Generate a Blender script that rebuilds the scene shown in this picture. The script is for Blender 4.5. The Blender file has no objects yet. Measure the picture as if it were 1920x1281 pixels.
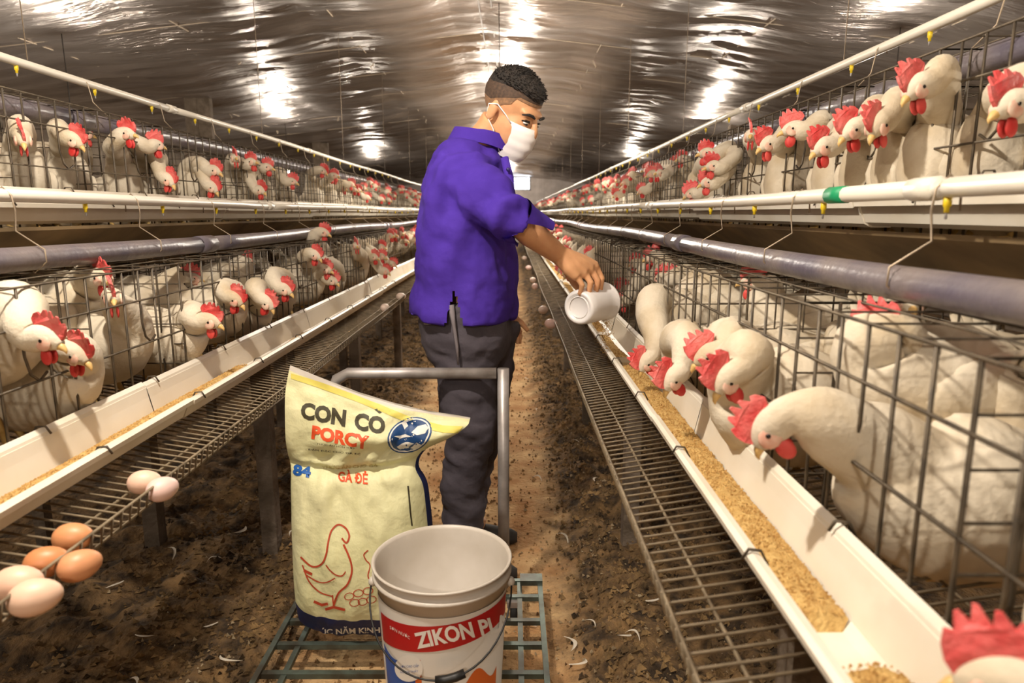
import bpy, bmesh, math, random
import numpy as np
from mathutils import Vector, Matrix, noise
from mathutils.bvhtree import BVHTree

random.seed(7)
V = Vector
S = bpy.context.scene
COL = S.collection

# ------------------------------------------------------------------ camera
CAMX, CAMZ, FPX, PITCH = 0.217, 1.20, 1270.0, math.atan(240.5 / 1270.0)
cam_d = bpy.data.cameras.new('camera'); cam = bpy.data.objects.new('camera', cam_d); COL.objects.link(cam)
cam.location = (CAMX, 0, CAMZ); cam.rotation_euler = (math.pi / 2 - PITCH, 0, 0)
cam_d.sensor_width = 36; cam_d.lens = FPX / 1920 * 36; cam_d.clip_start = 0.02
cam_d.dof.use_dof = True; cam_d.dof.focus_distance = 1.9; cam_d.dof.aperture_fstop = 4.5
S.camera = cam
# ------------------------------------------------------------------ world (daylight outside the end opening)
W = bpy.data.worlds.new('daylight'); S.world = W; W.use_nodes = True
W.node_tree.nodes['Background'].inputs[0].default_value = (0.80, 0.88, 1.0, 1)
W.node_tree.nodes['Background'].inputs[1].default_value = 4.0
# ------------------------------------------------------------------ exposure and lamp powers
S.view_settings.view_transform = 'Standard'; S.view_settings.look = 'None'
S.view_settings.exposure = 0.58; S.view_settings.gamma = 1.0; S.view_settings.use_curve_mapping = False
S.cycles.max_bounces = 6; S.cycles.diffuse_bounces = 3; S.cycles.glossy_bounces = 3
LAMP_NEAR, LAMP_FAR, LAMP_SIDE = 62.0, 56.0, 36.0
LAMP_RGB = (1.0, 0.90, 0.77)
# centre aisle lamps, then side aisle lamps: (x, y, z, watts)
LAMPS = [(-0.12, -1.6, 2.2, LAMP_NEAR), (-0.30, 0.85, 2.2, LAMP_NEAR * 1.2), (0.12, 5.4, 1.98, LAMP_FAR), (0.10, 9.4, 1.95, LAMP_FAR), (0.06, 13.2, 1.92, LAMP_FAR), (0.02, 18.5, 1.92, LAMP_FAR), (0.0, 25.4, 1.92, LAMP_FAR * 1.5)]  # the last lamp is unseen, added to brighten the end wall
SIDE_LAMPS = [(sx * 2.9, y, 1.75, LAMP_SIDE) for sx in (-1, 1) for y in (1.0, 5.0, 9.7, 16.0)]

CF, SF = math.cos(PITCH), math.sin(PITCH)
CAMP = V((CAMX, 0, CAMZ))
def ray(px, py):
    a, b = (px - 960) / FPX, -(py - 640.5) / FPX
    return V((a, CF + b * SF, -SF + b * CF))
def P(px, py, y):            # point seen at that pixel, on the plane at depth y
    d = ray(px, py); return CAMP + d * (y / d.y)
def PX(px, py, x):           # same, on a lengthwise plane at x
    d = ray(px, py); return CAMP + d * ((x - CAMX) / d.x)
def PZ(px, py, z):
    d = ray(px, py); return CAMP + d * ((z - CAMZ) / d.z)

# ------------------------------------------------------------------ materials
def lin(c):
    r = []
    for v in c[:3]:
        v = v / 255.0
        r.append(v / 12.92 if v <= 0.04045 else ((v + 0.055) / 1.055) ** 2.4)
    return (r[0], r[1], r[2], 1)
def mat(name, rgb, rough=0.6, metal=0.0, rgb2=None, vscale=8.0, bump=0.0, bscale=40.0, emis=0.0, sss=0.0, stretch=(1, 1, 1), spec=None, trans=0.0, lo=0.35, hi=0.65, detail=4.0):
    m = bpy.data.materials.new(name); m.use_nodes = True
    nt = m.node_tree; b = nt.nodes['Principled BSDF']
    b.inputs['Base Color'].default_value = lin(rgb); b.inputs['Roughness'].default_value = rough; b.inputs['Metallic'].default_value = metal
    if spec is not None: b.inputs['Specular IOR Level'].default_value = spec
    if trans: b.inputs['Transmission Weight'].default_value = trans
    if sss:
        b.inputs['Subsurface Weight'].default_value = sss; b.inputs['Subsurface Radius'].default_value = (0.01, 0.004, 0.002); b.inputs['Subsurface Scale'].default_value = 0.5
    if emis:
        b.inputs['Emission Color'].default_value = lin(rgb); b.inputs['Emission Strength'].default_value = emis
    if rgb2 or bump:
        tc = nt.nodes.new('ShaderNodeTexCoord'); mp = nt.nodes.new('ShaderNodeMapping'); mp.inputs['Scale'].default_value = stretch
        nt.links.new(tc.outputs['Object'], mp.inputs['Vector'])
    if rgb2:
        n = nt.nodes.new('ShaderNodeTexNoise'); n.inputs['Scale'].default_value = vscale; n.inputs['Detail'].default_value = detail
        r = nt.nodes.new('ShaderNodeValToRGB'); r.color_ramp.elements[0].position = lo; r.color_ramp.elements[1].position = hi
        r.color_ramp.elements[0].color = lin(rgb); r.color_ramp.elements[1].color = lin(rgb2)
        nt.links.new(mp.outputs[0], n.inputs['Vector']); nt.links.new(n.outputs['Fac'], r.inputs[0]); nt.links.new(r.outputs[0], b.inputs['Base Color'])
    if bump:
        n = nt.nodes.new('ShaderNodeTexNoise'); n.inputs['Scale'].default_value = bscale; n.inputs['Detail'].default_value = 5
        bp = nt.nodes.new('ShaderNodeBump'); bp.inputs['Strength'].default_value = bump; bp.inputs['Distance'].default_value = 0.02
        nt.links.new(mp.outputs[0], n.inputs['Vector']); nt.links.new(n.outputs['Fac'], bp.inputs['Height']); nt.links.new(bp.outputs[0], b.inputs['Normal'])
    return m
M = {}
M['foil'] = mat('foil', (210, 202, 198), 0.30, 0.9, (172, 162, 154), 1.5, 1.0, 4.0, stretch=(0.55, 3.2, 1))
def ground_mat():
    m = mat('ground', (178, 130, 82), 0.95, 0, (220, 184, 134), 6, 0.8, 60, detail=8); nt = m.node_tree; b = nt.nodes['Principled BSDF']
    tc = [n for n in nt.nodes if n.bl_idname == 'ShaderNodeTexCoord'][0]; pathcol = b.inputs['Base Color'].links[0].from_socket
    n2 = nt.nodes.new('ShaderNodeTexNoise'); n2.inputs['Scale'].default_value = 16; n2.inputs['Detail'].default_value = 8; nt.links.new(tc.outputs['Object'], n2.inputs['Vector'])
    r2 = nt.nodes.new('ShaderNodeValToRGB'); r2.color_ramp.elements[0].position = 0.36; r2.color_ramp.elements[1].position = 0.72
    r2.color_ramp.elements[0].color = lin((56, 42, 26)); r2.color_ramp.elements[1].color = lin((146, 114, 74)); nt.links.new(n2.outputs['Fac'], r2.inputs[0])
    sx = nt.nodes.new('ShaderNodeSeparateXYZ'); nt.links.new(tc.outputs['Object'], sx.inputs[0])
    ab = nt.nodes.new('ShaderNodeMath'); ab.operation = 'ABSOLUTE'; nt.links.new(sx.outputs['X'], ab.inputs[0])
    n3 = nt.nodes.new('ShaderNodeTexNoise'); n3.inputs['Scale'].default_value = 5; n3.inputs['Detail'].default_value = 8; n3.inputs['Roughness'].default_value = 0.7; nt.links.new(tc.outputs['Object'], n3.inputs['Vector'])
    ma = nt.nodes.new('ShaderNodeMath'); ma.operation = 'MULTIPLY_ADD'; ma.inputs[1].default_value = 0.42; nt.links.new(n3.outputs['Fac'], ma.inputs[0]); nt.links.new(ab.outputs[0], ma.inputs[2])
    rp = nt.nodes.new('ShaderNodeMapRange'); rp.inputs['From Min'].default_value = 0.50; rp.inputs['From Max'].default_value = 0.66; nt.links.new(ma.outputs[0], rp.inputs['Value'])
    mx = nt.nodes.new('ShaderNodeMix'); mx.data_type = 'RGBA'; nt.links.new(rp.outputs[0], mx.inputs['Factor']); nt.links.new(pathcol, mx.inputs[6]); nt.links.new(r2.outputs[0], mx.inputs[7])
    nt.links.new(mx.outputs[2], b.inputs['Base Color']); return m
def crumple(m):
    nt = m.node_tree; b = nt.nodes['Principled BSDF']; bp = b.inputs['Normal'].links[0].from_node
    mp = [n for n in nt.nodes if n.bl_idname == 'ShaderNodeMapping'][0]
    n = nt.nodes.new('ShaderNodeTexNoise'); n.inputs['Scale'].default_value = 11; n.inputs['Detail'].default_value = 6; n.inputs['Distortion'].default_value = 1.2; nt.links.new(mp.outputs[0], n.inputs['Vector'])
    b2 = nt.nodes.new('ShaderNodeBump'); b2.inputs['Strength'].default_value = 0.8; b2.inputs['Distance'].default_value = 0.012
    nt.links.new(n.outputs['Fac'], b2.inputs['Height']); nt.links.new(bp.outputs[0], b2.inputs['Normal']); nt.links.new(b2.outputs[0], b.inputs['Normal'])
crumple(M['foil'])
M['path'] = ground_mat()
M['bit'] = mat('pale_bit', (176, 158, 128), 0.9, 0, (120, 96, 62), 12)
M['clod'] = mat('clod', (50, 37, 23), 0.95, 0, (154, 124, 82), 9, 0.5, 80)
M['crumb'] = mat('path_crumb', (96, 66, 38), 0.95, 0, (170, 136, 92), 9)
M['feather'] = mat('feather', (206, 196, 180), 0.8)
M['hen'] = mat('hen_plumage', (216, 204, 183), 0.85, 0, (176, 152, 112), 9, 0.16, 110, lo=0.46, hi=0.85, spec=0.15)
M['comb'] = mat('comb_red', (208, 62, 62), 0.5, 0, (230, 122, 116), 26, 0.25, 140)
M['wattle'] = mat('wattle_red', (196, 44, 42), 0.55, 0, (216, 84, 76), 30)
M['face'] = mat('face_skin', (222, 166, 144), 0.7, 0, (230, 202, 180), 60)
M['beak'] = mat('beak', (216, 178, 112), 0.45)
M['eye'] = mat('eye_dark', (24, 14, 10), 0.15)
M['shank'] = mat('shank', (206, 172, 104), 0.6)
M['wire'] = mat('cage_wire', (74, 66, 56), 0.55, 0.55, (104, 92, 76), 30)
M['tray_wire'] = mat('tray_wire', (158, 142, 116), 0.6, 0.3, (104, 90, 70), 20)
M['white_pl'] = mat('white_plastic', (236, 228, 212), 0.4, 0, (214, 200, 174), 5, lo=0.45, hi=0.9)
M['pvc'] = mat('white_pipe', (238, 230, 214), 0.35)
M['grey_pvc'] = mat('grey_pipe', (92, 86, 98), 0.34, 0, (122, 112, 110), 7, 0.1, 60)
M['nipple'] = mat('yellow_nipple', (232, 200, 40), 0.4)
M['green'] = mat('green_tape', (24, 150, 96), 0.5)
M['hook'] = mat('hook_wire', (168, 150, 128), 0.45, 0.6)
M['post'] = mat('concrete_post', (122, 108, 94), 0.9, 0, (88, 76, 62), 10, 0.4, 50)
M['board'] = mat('dropping_board', (136, 112, 76), 0.9, 0, (96, 78, 52), 5)
M['feed'] = mat('feed', (222, 186, 118), 0.95, 0, (194, 152, 86), 60, 0.6, 200)
M['pellet'] = mat('pellet', (214, 178, 112), 0.9, 0, (170, 126, 66), 90)
M['wall'] = mat('wall', (140, 126, 110), 0.9, 0, (104, 92, 80), 3)
M['endwall'] = mat('end_wall', (206, 196, 190), 0.8, 0, (182, 172, 166), 3)
M['cartsteel'] = mat('cart_steel', (98, 112, 104), 0.45, 0.5, (70, 66, 56), 16)
M['galv'] = mat('galvanised', (184, 178, 176), 0.42, 0.45, (146, 138, 132), 14)
M['rubber'] = mat('rubber', (28, 27, 26), 0.8)
M['bag'] = mat('bag_yellow', (222, 219, 168), 0.55, 0, (230, 226, 180), 5, 0.3, 25)
M['bagband'] = mat('bag_band', (226, 212, 104), 0.55)
M['bagtop'] = mat('bag_inside', (214, 206, 196), 0.6)
M['navy'] = mat('navy_print', (22, 34, 82), 0.55)
M['blueprint'] = mat('blue_print', (34, 92, 168), 0.5)
M['bluedk'] = mat('blue_dark_print', (22, 66, 118), 0.5)
M['inkdark'] = mat('ink_dark', (66, 60, 40), 0.6)
M['inkorange'] = mat('ink_orange', (226, 84, 40), 0.6)
M['inkred'] = mat('ink_red', (186, 70, 40), 0.6)
M['inkpale'] = mat('ink_pale', (196, 180, 120), 0.6)
M['inkwhite'] = mat('ink_white', (236, 232, 224), 0.6)
M['bucket'] = mat('bucket_plastic', (214, 206, 196), 0.4, 0, (196, 186, 172), 6)
M['lab_red'] = mat('label_red', (186, 28, 30), 0.4)
M['lab_blue'] = mat('label_blue', (40, 84, 164), 0.4)
M['lab_orange'] = mat('label_orange', (214, 104, 40), 0.4)
M['lab_white'] = mat('label_white', (230, 226, 218), 0.4)
M['black'] = mat('black_plastic', (24, 23, 22), 0.5)
M['scoop'] = mat('scoop_plastic', (232, 228, 226), 0.35)
M['skin'] = mat('skin', (218, 164, 120), 0.5, 0, (204, 148, 106), 20, sss=0.12)
M['hair'] = mat('hair', (30, 25, 22), 0.7, 0, (48, 40, 34), 60, 0.6, 150)
M['fade'] = mat('shaved_hair', (150, 112, 80), 0.8, 0, (118, 90, 66), 120)
M['fade2'] = mat('cropped_hair', (84, 64, 50), 0.8, 0, (62, 48, 38), 120)
M['mask'] = mat('mask_fabric', (240, 234, 230), 0.8)
M['shirt'] = mat('shirt_cloth', (76, 50, 160), 0.85, 0, (68, 43, 148), 6, 0.15, 30, spec=0.2)
M['trouser'] = mat('trouser_cloth', (82, 76, 84), 0.85, 0, (70, 64, 72), 8, 0.15, 40)
M['seam'] = mat('seam_cloth', (120, 112, 116), 0.8)
M['shoe'] = mat('shoe', (50, 44, 40), 0.7)
M['button'] = mat('button', (40, 26, 92), 0.4)
EGGC = [(214, 148, 100), (206, 136, 88), (216, 152, 108), (232, 190, 164), (234, 196, 170), (236, 196, 172), (234, 200, 190), (236, 214, 200)]
for i, c in enumerate(EGGC): M['egg%d' % i] = mat('eggshell_%d' % i, c, 0.45)
M['glow'] = mat('bulb_glass', (255, 238, 206), 0.3, emis=40)
M['cord'] = mat('lamp_cord', (40, 36, 32), 0.6)
M['tie'] = mat('plastic_tie', (176, 160, 140), 0.7)
M['windowframe'] = mat('window_frame', (150, 146, 142), 0.5, 0.4)

# ------------------------------------------------------------------ mesh building
class MB:
    def __init__(s): s.v = []; s.f = []; s.m = []; s.mi = 0
    def tube(s, pts, r, n=6, cap=True):
        pts = [V(p) for p in pts]; k = len(pts); rr = r if isinstance(r, (list, tuple)) else [r] * k
        b0 = len(s.v); prev = None
        for i in range(k):
            t = (pts[min(i + 1, k - 1)] - pts[max(i - 1, 0)])
            t = t.normalized() if t.length > 1e-9 else V((0, 0, 1))
            if prev is None:
                a = V((0, 0, 1)) if abs(t.z) < 0.9 else V((1, 0, 0))
                u = t.cross(a).normalized()
            else:
                u = (prev - t * prev.dot(t)); u = u.normalized() if u.length > 1e-9 else t.orthogonal().normalized()
            prev = u; w = t.cross(u)
            for j in range(n):
                an = 2 * math.pi * (j + 0.5) / n
                s.v.append(pts[i] + (u * math.cos(an) + w * math.sin(an)) * rr[i])
        for i in range(k - 1):
            for j in range(n):
                a = b0 + i * n + j; b = b0 + i * n + (j + 1) % n
                s.f.append((a, b, b + n, a + n)); s.m.append(s.mi)
        if cap:
            s.f.append(tuple(b0 + j for j in range(n))[::-1]); s.m.append(s.mi)
            s.f.append(tuple(b0 + (k - 1) * n + j for j in range(n))); s.m.append(s.mi)
    def rings(s, rings, cap=True, closed=False):
        n = len(rings[0]); b0 = len(s.v)
        for r in rings: s.v.extend(V(p) for p in r)
        k = len(rings)
        for i in range(k if closed else k - 1):
            i2 = (i + 1) % k
            for j in range(n):
                s.f.append((b0 + i * n + j, b0 + i * n + (j + 1) % n, b0 + i2 * n + (j + 1) % n, b0 + i2 * n + j)); s.m.append(s.mi)
        if cap and not closed:
            s.f.append(tuple(b0 + j for j in range(n))[::-1]); s.m.append(s.mi)
            s.f.append(tuple(b0 + (k - 1) * n + j for j in range(n))); s.m.append(s.mi)
    def lathe(s, prof, c, n=24, axis=(0, 0, 1), cap=False):
        ax = V(axis).normalized(); u = ax.orthogonal().normalized(); w = ax.cross(u); c = V(c)
        s.rings([[c + ax * h + (u * math.cos(2 * math.pi * j / n) + w * math.sin(2 * math.pi * j / n)) * r for j in range(n)] for r, h in prof], cap=cap)
    def box(s, lo, hi):
        x0, y0, z0 = lo; x1, y1, z1 = hi; b = len(s.v)
        s.v += [V(p) for p in ((x0, y0, z0), (x1, y0, z0), (x1, y1, z0), (x0, y1, z0), (x0, y0, z1), (x1, y0, z1), (x1, y1, z1), (x0, y1, z1))]
        for q in ((0, 3, 2, 1), (4, 5, 6, 7), (0, 1, 5, 4), (1, 2, 6, 5), (2, 3, 7, 6), (3, 0, 4, 7)):
            s.f.append(tuple(b + i for i in q)); s.m.append(s.mi)
    def ell(s, c, ax, ay, az, n=12, m=8):
        c, ax, ay, az = V(c), V(ax), V(ay), V(az); b = len(s.v)
        s.v.append(c - az)
        for i in range(1, m):
            t = math.pi * i / m
            for j in range(n):
                p = 2 * math.pi * j / n
                s.v.append(c - az * math.cos(t) + (ax * math.cos(p) + ay * math.sin(p)) * math.sin(t))
        s.v.append(c + az); top = len(s.v) - 1
        for j in range(n):
            s.f.append((b, b + 1 + (j + 1) % n, b + 1 + j)); s.m.append(s.mi)
            o = b + 1 + (m - 2) * n
            s.f.append((top, o + j, o + (j + 1) % n)); s.m.append(s.mi)
        for i in range(m - 2):
            for j in range(n):
                o = b + 1 + i * n
                s.f.append((o + j, o + (j + 1) % n, o + n + (j + 1) % n, o + n + j)); s.m.append(s.mi)
    def grid(s, fn, nu, nv):
        b = len(s.v)
        for i in range(nv + 1):
            for j in range(nu + 1): s.v.append(V(fn(j / nu, i / nv)))
        for i in range(nv):
            for j in range(nu):
                a = b + i * (nu + 1) + j
                s.f.append((a, a + 1, a + nu + 2, a + nu + 1)); s.m.append(s.mi)
    def extrude(s, prof, y0, y1, closed=False):       # open or closed (x,z) profile swept along y
        b = len(s.v); n = len(prof)
        for y in (y0, y1):
            for x, z in prof: s.v.append(V((x, y, z)))
        for j in range(n if closed else n - 1):
            s.f.append((b + j, b + (j + 1) % n, b + n + (j + 1) % n, b + n + j)); s.m.append(s.mi)
        if closed:
            s.f.append(tuple(range(b, b + n))[::-1]); s.f.append(tuple(range(b + n, b + 2 * n))); s.m += [s.mi, s.mi]
    def mesh(s, name, mats=(), smooth=True, origin=None):
        me = bpy.data.meshes.new(name)
        o = V(origin) if origin is not None else V((0, 0, 0))
        me.from_pydata([tuple(v - o) for v in s.v], [], s.f); 
        for m in mats: me.materials.append(m)
        if s.mi or any(s.m): me.polygons.foreach_set('material_index', s.m)
        if smooth: me.polygons.foreach_set('use_smooth', [True] * len(me.polygons))
        me.update(); return me
    def build(s, name, m, parent=None, smooth=True, loc=None):
        mats = m if isinstance(m, (list, tuple)) else [m]
        return link(name, s.mesh(name, mats, smooth), parent, loc)
def link(name, me, parent=None, loc=None):
    o = bpy.data.objects.new(name, me); COL.objects.link(o)
    if parent: o.parent = parent
    if loc is not None: o.location = loc
    return o
def empty(name, loc=(0, 0, 0)):
    o = bpy.data.objects.new(name, None); o.empty_display_size = 0.05; COL.objects.link(o); o.location = loc; return o
def tag(o, label, cat, group=None, kind=None):
    if label: o['label'] = label
    if cat: o['category'] = cat
    if group: o['group'] = group
    if kind: o['kind'] = kind
    return o
def part(name, mb, m, root, smooth=True):            # world-space geometry parented to a root that has only a location
    o = V((0, 0, 0)); p = root
    while p: o = o + p.location; p = p.parent
    mats = m if isinstance(m, (list, tuple)) else [m]
    return link(name, mb.mesh(name, mats, smooth, o), root)
def struct(name, mb, m, smooth=False):
    o = mb.build(name, m, None, smooth); o['kind'] = 'structure'; return o
def remesh(mb, vox, it=4, fac=0.5):
    me = mb.mesh('tmp'); o = bpy.data.objects.new('tmp', me); COL.objects.link(o)
    r = o.modifiers.new('r', 'REMESH'); r.mode = 'VOXEL'; r.voxel_size = vox
    if it:
        q = o.modifiers.new('s', 'SMOOTH'); q.iterations = it; q.factor = fac
    dg = bpy.context.evaluated_depsgraph_get()
    out = bpy.data.meshes.new_from_object(o.evaluated_get(dg))
    bpy.data.objects.remove(o); bpy.data.meshes.remove(me)
    out.polygons.foreach_set('use_smooth', [True] * len(out.polygons))
    return out
def crm(pts, k):                                     # Catmull-Rom through tuples of numbers
    pts = [np.array(p, float) for p in pts]; n = len(pts); out = []
    for i in range(n - 1):
        p0, p1, p2, p3 = pts[max(i - 1, 0)], pts[i], pts[i + 1], pts[min(i + 2, n - 1)]
        for j in range(k):
            t = j / k
            out.append(0.5 * (2 * p1 + (p2 - p0) * t + (2 * p0 - 5 * p1 + 4 * p2 - p3) * t * t + (3 * p1 - p0 - 3 * p2 + p3) * t ** 3))
    out.append(pts[-1]); return out
def fbm(x, y, z, o=3): return noise.fractal(V((x, y, z)), 1.0, 2.0, o)

# ================================================================== THE SETTING
Y0, Y1 = -3.0, 28.0
HALF = 5.2
def ceil_z(x, y):
    base = 2.78 - 0.11 * abs(x)
    k = (y + 50.0) / 1.15; fr = k - math.floor(k)
    sag = -0.055 * math.sin(math.pi * fr) * (0.6 + 0.4 * math.sin(x * 2.3 + math.floor(k) * 1.7))
    kx = (x + 50.06) / 1.06; fx = kx - math.floor(kx)
    sag += -0.03 * math.sin(math.pi * fx)
    w = 0.030 * fbm(x * 0.7, y * 4.2, 1.3) + 0.016 * fbm(x * 2.0 + 7, y * 9.0, 4.1)
    return base + sag + w
mb = MB(); NXC, NYC = 120, 800
mb.grid(lambda u, v: (lambda x, y: (x, y, ceil_z(x, y)))(-HALF + 2 * HALF * u, Y0 + (Y1 - Y0) * v), NXC, NYC)
ceiling = struct('ceiling', mb, M['foil'], True)
for k in range(-4, 5):                                # lengthwise wires the foil hangs on
    x = -0.06 + k * 1.06
    mb = MB(); mb.tube([(x, y, 2.765 - 0.11 * abs(x)) for y in (Y0, 4, 11, 18, Y1)], 0.005, 5); mb.build('wire', M['tie'], ceiling)
mb = MB(); mb.tube([(0.06, y, 2.74) for y in (Y0, 4, 11, 18, Y1)], 0.008, 6); mb.build('ridge_pole', M['galv'], ceiling)
mb = MB(); mb.tube([(-0.03, y, 2.72) for y in (Y0, 4, 11, 18, Y1)], 0.006, 6); mb.build('ridge_pole', M['galv'], ceiling)
for k in range(int((Y0 + 50) / 1.15) + 1, int((Y1 + 50) / 1.15) + 1):
    y = k * 1.15 - 50
    mb = MB(); mb.tube([(-HALF, y, 2.765 - 0.11 * HALF), (0, y, 2.765), (HALF, y, 2.765 - 0.11 * HALF)], 0.004, 5); mb.build('wire', M['tie'], ceiling)

for i in range(34):                                    # knotted ends of the ties that hold the foil to the wires
    x = -0.06 + random.randint(-3, 3) * 1.06; y = (49 + random.randint(0, 8)) * 1.15 - 50 + 0.575 * random.randint(0, 1); z = 2.76 - 0.11 * abs(x)
    mb = MB(); a = random.uniform(0, 6.28); L_ = random.uniform(0.03, 0.09)
    mb.tube([(x, y, z), (x + 0.012 * math.cos(a), y + 0.012 * math.sin(a), z - L_ * 0.4), (x + 0.03 * math.cos(a + 1), y + 0.02 * math.sin(a + 1), z - L_ * 0.7), (x + 0.02 * math.cos(a), y, z - L_)], [0.004, 0.007, 0.006, 0.002], 5)
    mb.build('tie', M['tie'], ceiling)
mb = MB()
def floor_z(x, y):
    a = abs(x + 0.04 * math.sin(y * 1.7))
    t = max(0, min(1, (a - 0.36) / 0.16))
    n1 = fbm(x * 5, y * 5, 0.2); n2 = fbm(x * 16, y * 16, 3.3)
    return 0.004 * n2 + t * (0.045 + 0.045 * n1 + 0.022 * n2)
xs = list(np.linspace(-5.2, -1.5, 8)) + list(np.linspace(-1.4, 1.4, 130)) + list(np.linspace(1.5, 5.2, 8))
ys = list(np.linspace(-3, 0.5, 12)) + list(np.linspace(0.55, 5.5, 210)) + list(np.linspace(5.6, 28, 130))
b = len(mb.v)
for y in ys:
    for x in xs: mb.v.append(V((x, y, floor_z(x, y))))
nx = len(xs)
for i in range(len(ys) - 1):
    for j in range(nx - 1):
        a = i * nx + j; mb.f.append((a, a + 1, a + nx + 1, a + nx))
        mb.m.append(0)
mb.mi = 0
floor = struct('floor', mb, [M['path']], True)
for nm, x0, x1 in (('wall_left', -5.3, -5.2), ('wall_right', 5.2, 5.3)):
    mb = MB(); mb.box((x0, -3.1, -0.1), (x1, 28.1, 2.6)); struct(nm, mb, M['wall'])
mb = MB(); mb.box((-5.3, -3.1, -0.1), (5.3, -3.0, 2.9)); struct('wall_front', mb, M['wall'])
WX0, WX1, WZ0, WZ1 = -0.95, 0.95, 2.14, 2.62
mb = MB()
for lo, hi in (((-5.3, 28, -0.1), (WX0, 28.1, 2.9)), ((WX1, 28, -0.1), (5.3, 28.1, 2.9)), ((WX0, 28, -0.1), (WX1, 28.1, WZ0)), ((WX0, 28, WZ1), (WX1, 28.1, 2.9))): mb.box(lo, hi)
struct('wall_back', mb, M['endwall'])
wn = empty('window_1', (0, 28, WZ0)); wn['kind'] = 'structure'
mb = MB()
for z in (WZ0 - 0.02, WZ1): mb.box((WX0 - 0.03, 27.97, z - 0.02), (WX1 + 0.03, 28.0, z + 0.03))
for x in (WX0, WX1): mb.box((x - 0.03, 27.97, WZ0 - 0.04), (x + 0.02, 28.0, WZ1 + 0.03))
part('window_frame', mb, M['windowframe'], wn, False)
mb = MB(); mb.box((WX0, 27.975, 2.46), (WX1, 27.995, 2.49)); part('glazing_bar', mb, M['windowframe'], wn, False)

# roof columns in the side aisle
for i, (x, y) in enumerate(((-3.2, 7.6), (-3.2, 12.3), (3.3, 9.8))):
    r = empty('roof_column', (x, y, 0))
    tag(r, ['pale concrete roof column beyond the upper left cages, nearest the camera', 'far concrete roof column beyond the upper left cages', 'concrete roof column beyond the upper right cages'][i], 'column')
    zt = 2.78 - 0.11 * abs(x)
    mb = MB(); mb.box((x - 0.065, y - 0.065, 0), (x + 0.065, y + 0.065, zt)); part('shaft', mb, M['post'], r, False)
    mb = MB(); mb.box((x + 0.065, y - 0.05, zt - 0.5), (x + 0.2, y + 0.02, zt - 0.02)); part('bracket', mb, M['post'], r, False)

# scattered litter on the floor (nobody could count it)
def lump(mb, c, r):
    b = len(mb.v); c = V(c)
    for d in ((1, 0, 0), (-0.5, 0.87, 0), (-0.5, -0.87, 0), (0, 0, 1), (0, 0, -0.6)):
        mb.v.append(c + V(d) * r * random.uniform(0.6, 1.3) + V((random.uniform(-.3, .3), random.uniform(-.3, .3), 0)) * r)
    for q in ((0, 1, 3), (1, 2, 3), (2, 0, 3), (1, 0, 4), (2, 1, 4), (0, 2, 4)): mb.f.append(tuple(b + i for i in q)); mb.m.append(0)
mb = MB()
for i in range(21000):
    sgn = random.choice((-1, 1)); x = sgn * random.triangular(0.36, 1.25, 0.5); y = 0.7 + 7.5 * random.random() ** 1.5
    r = random.choice((0.004, 0.006, 0.009, 0.0125)) * random.uniform(0.7, 1.2)
    lump(mb, (x, y, floor_z(x, y) + r * 0.35), r)
o = mb.build('manure_clods', M['clod'], None, False); tag(o, 'dark crumbled manure and litter heaped below the cages', 'manure', kind='stuff')
mb = MB()
for i in range(5000):
    x = random.gauss(0, 0.24); y = 0.8 + 7 * random.random() ** 1.5
    r = random.choice((0.003, 0.004, 0.006, 0.009)) * random.uniform(0.7, 1.2)
    lump(mb, (x, y, floor_z(x, y) + r * 0.3), r)
bits = MB()
for i in range(2200):
    x = random.choice((-1, 1)) * random.triangular(0.2, 1.1, 0.45); y = 0.7 + 6.5 * random.random() ** 1.5
    lump(bits, (x, y, floor_z(x, y) + 0.006), random.choice((0.003, 0.004, 0.006, 0.008)))
o = bits.build('pale_litter_bits', M['bit'], None, False); tag(o, 'pale straw and shell bits mixed into the manure', 'litter', kind='stuff')
o = mb.build('path_crumbs', M['crumb'], None, False); tag(o, 'tan bedding crumbs strewn along the dirt path', 'crumbs', kind='stuff')

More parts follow.
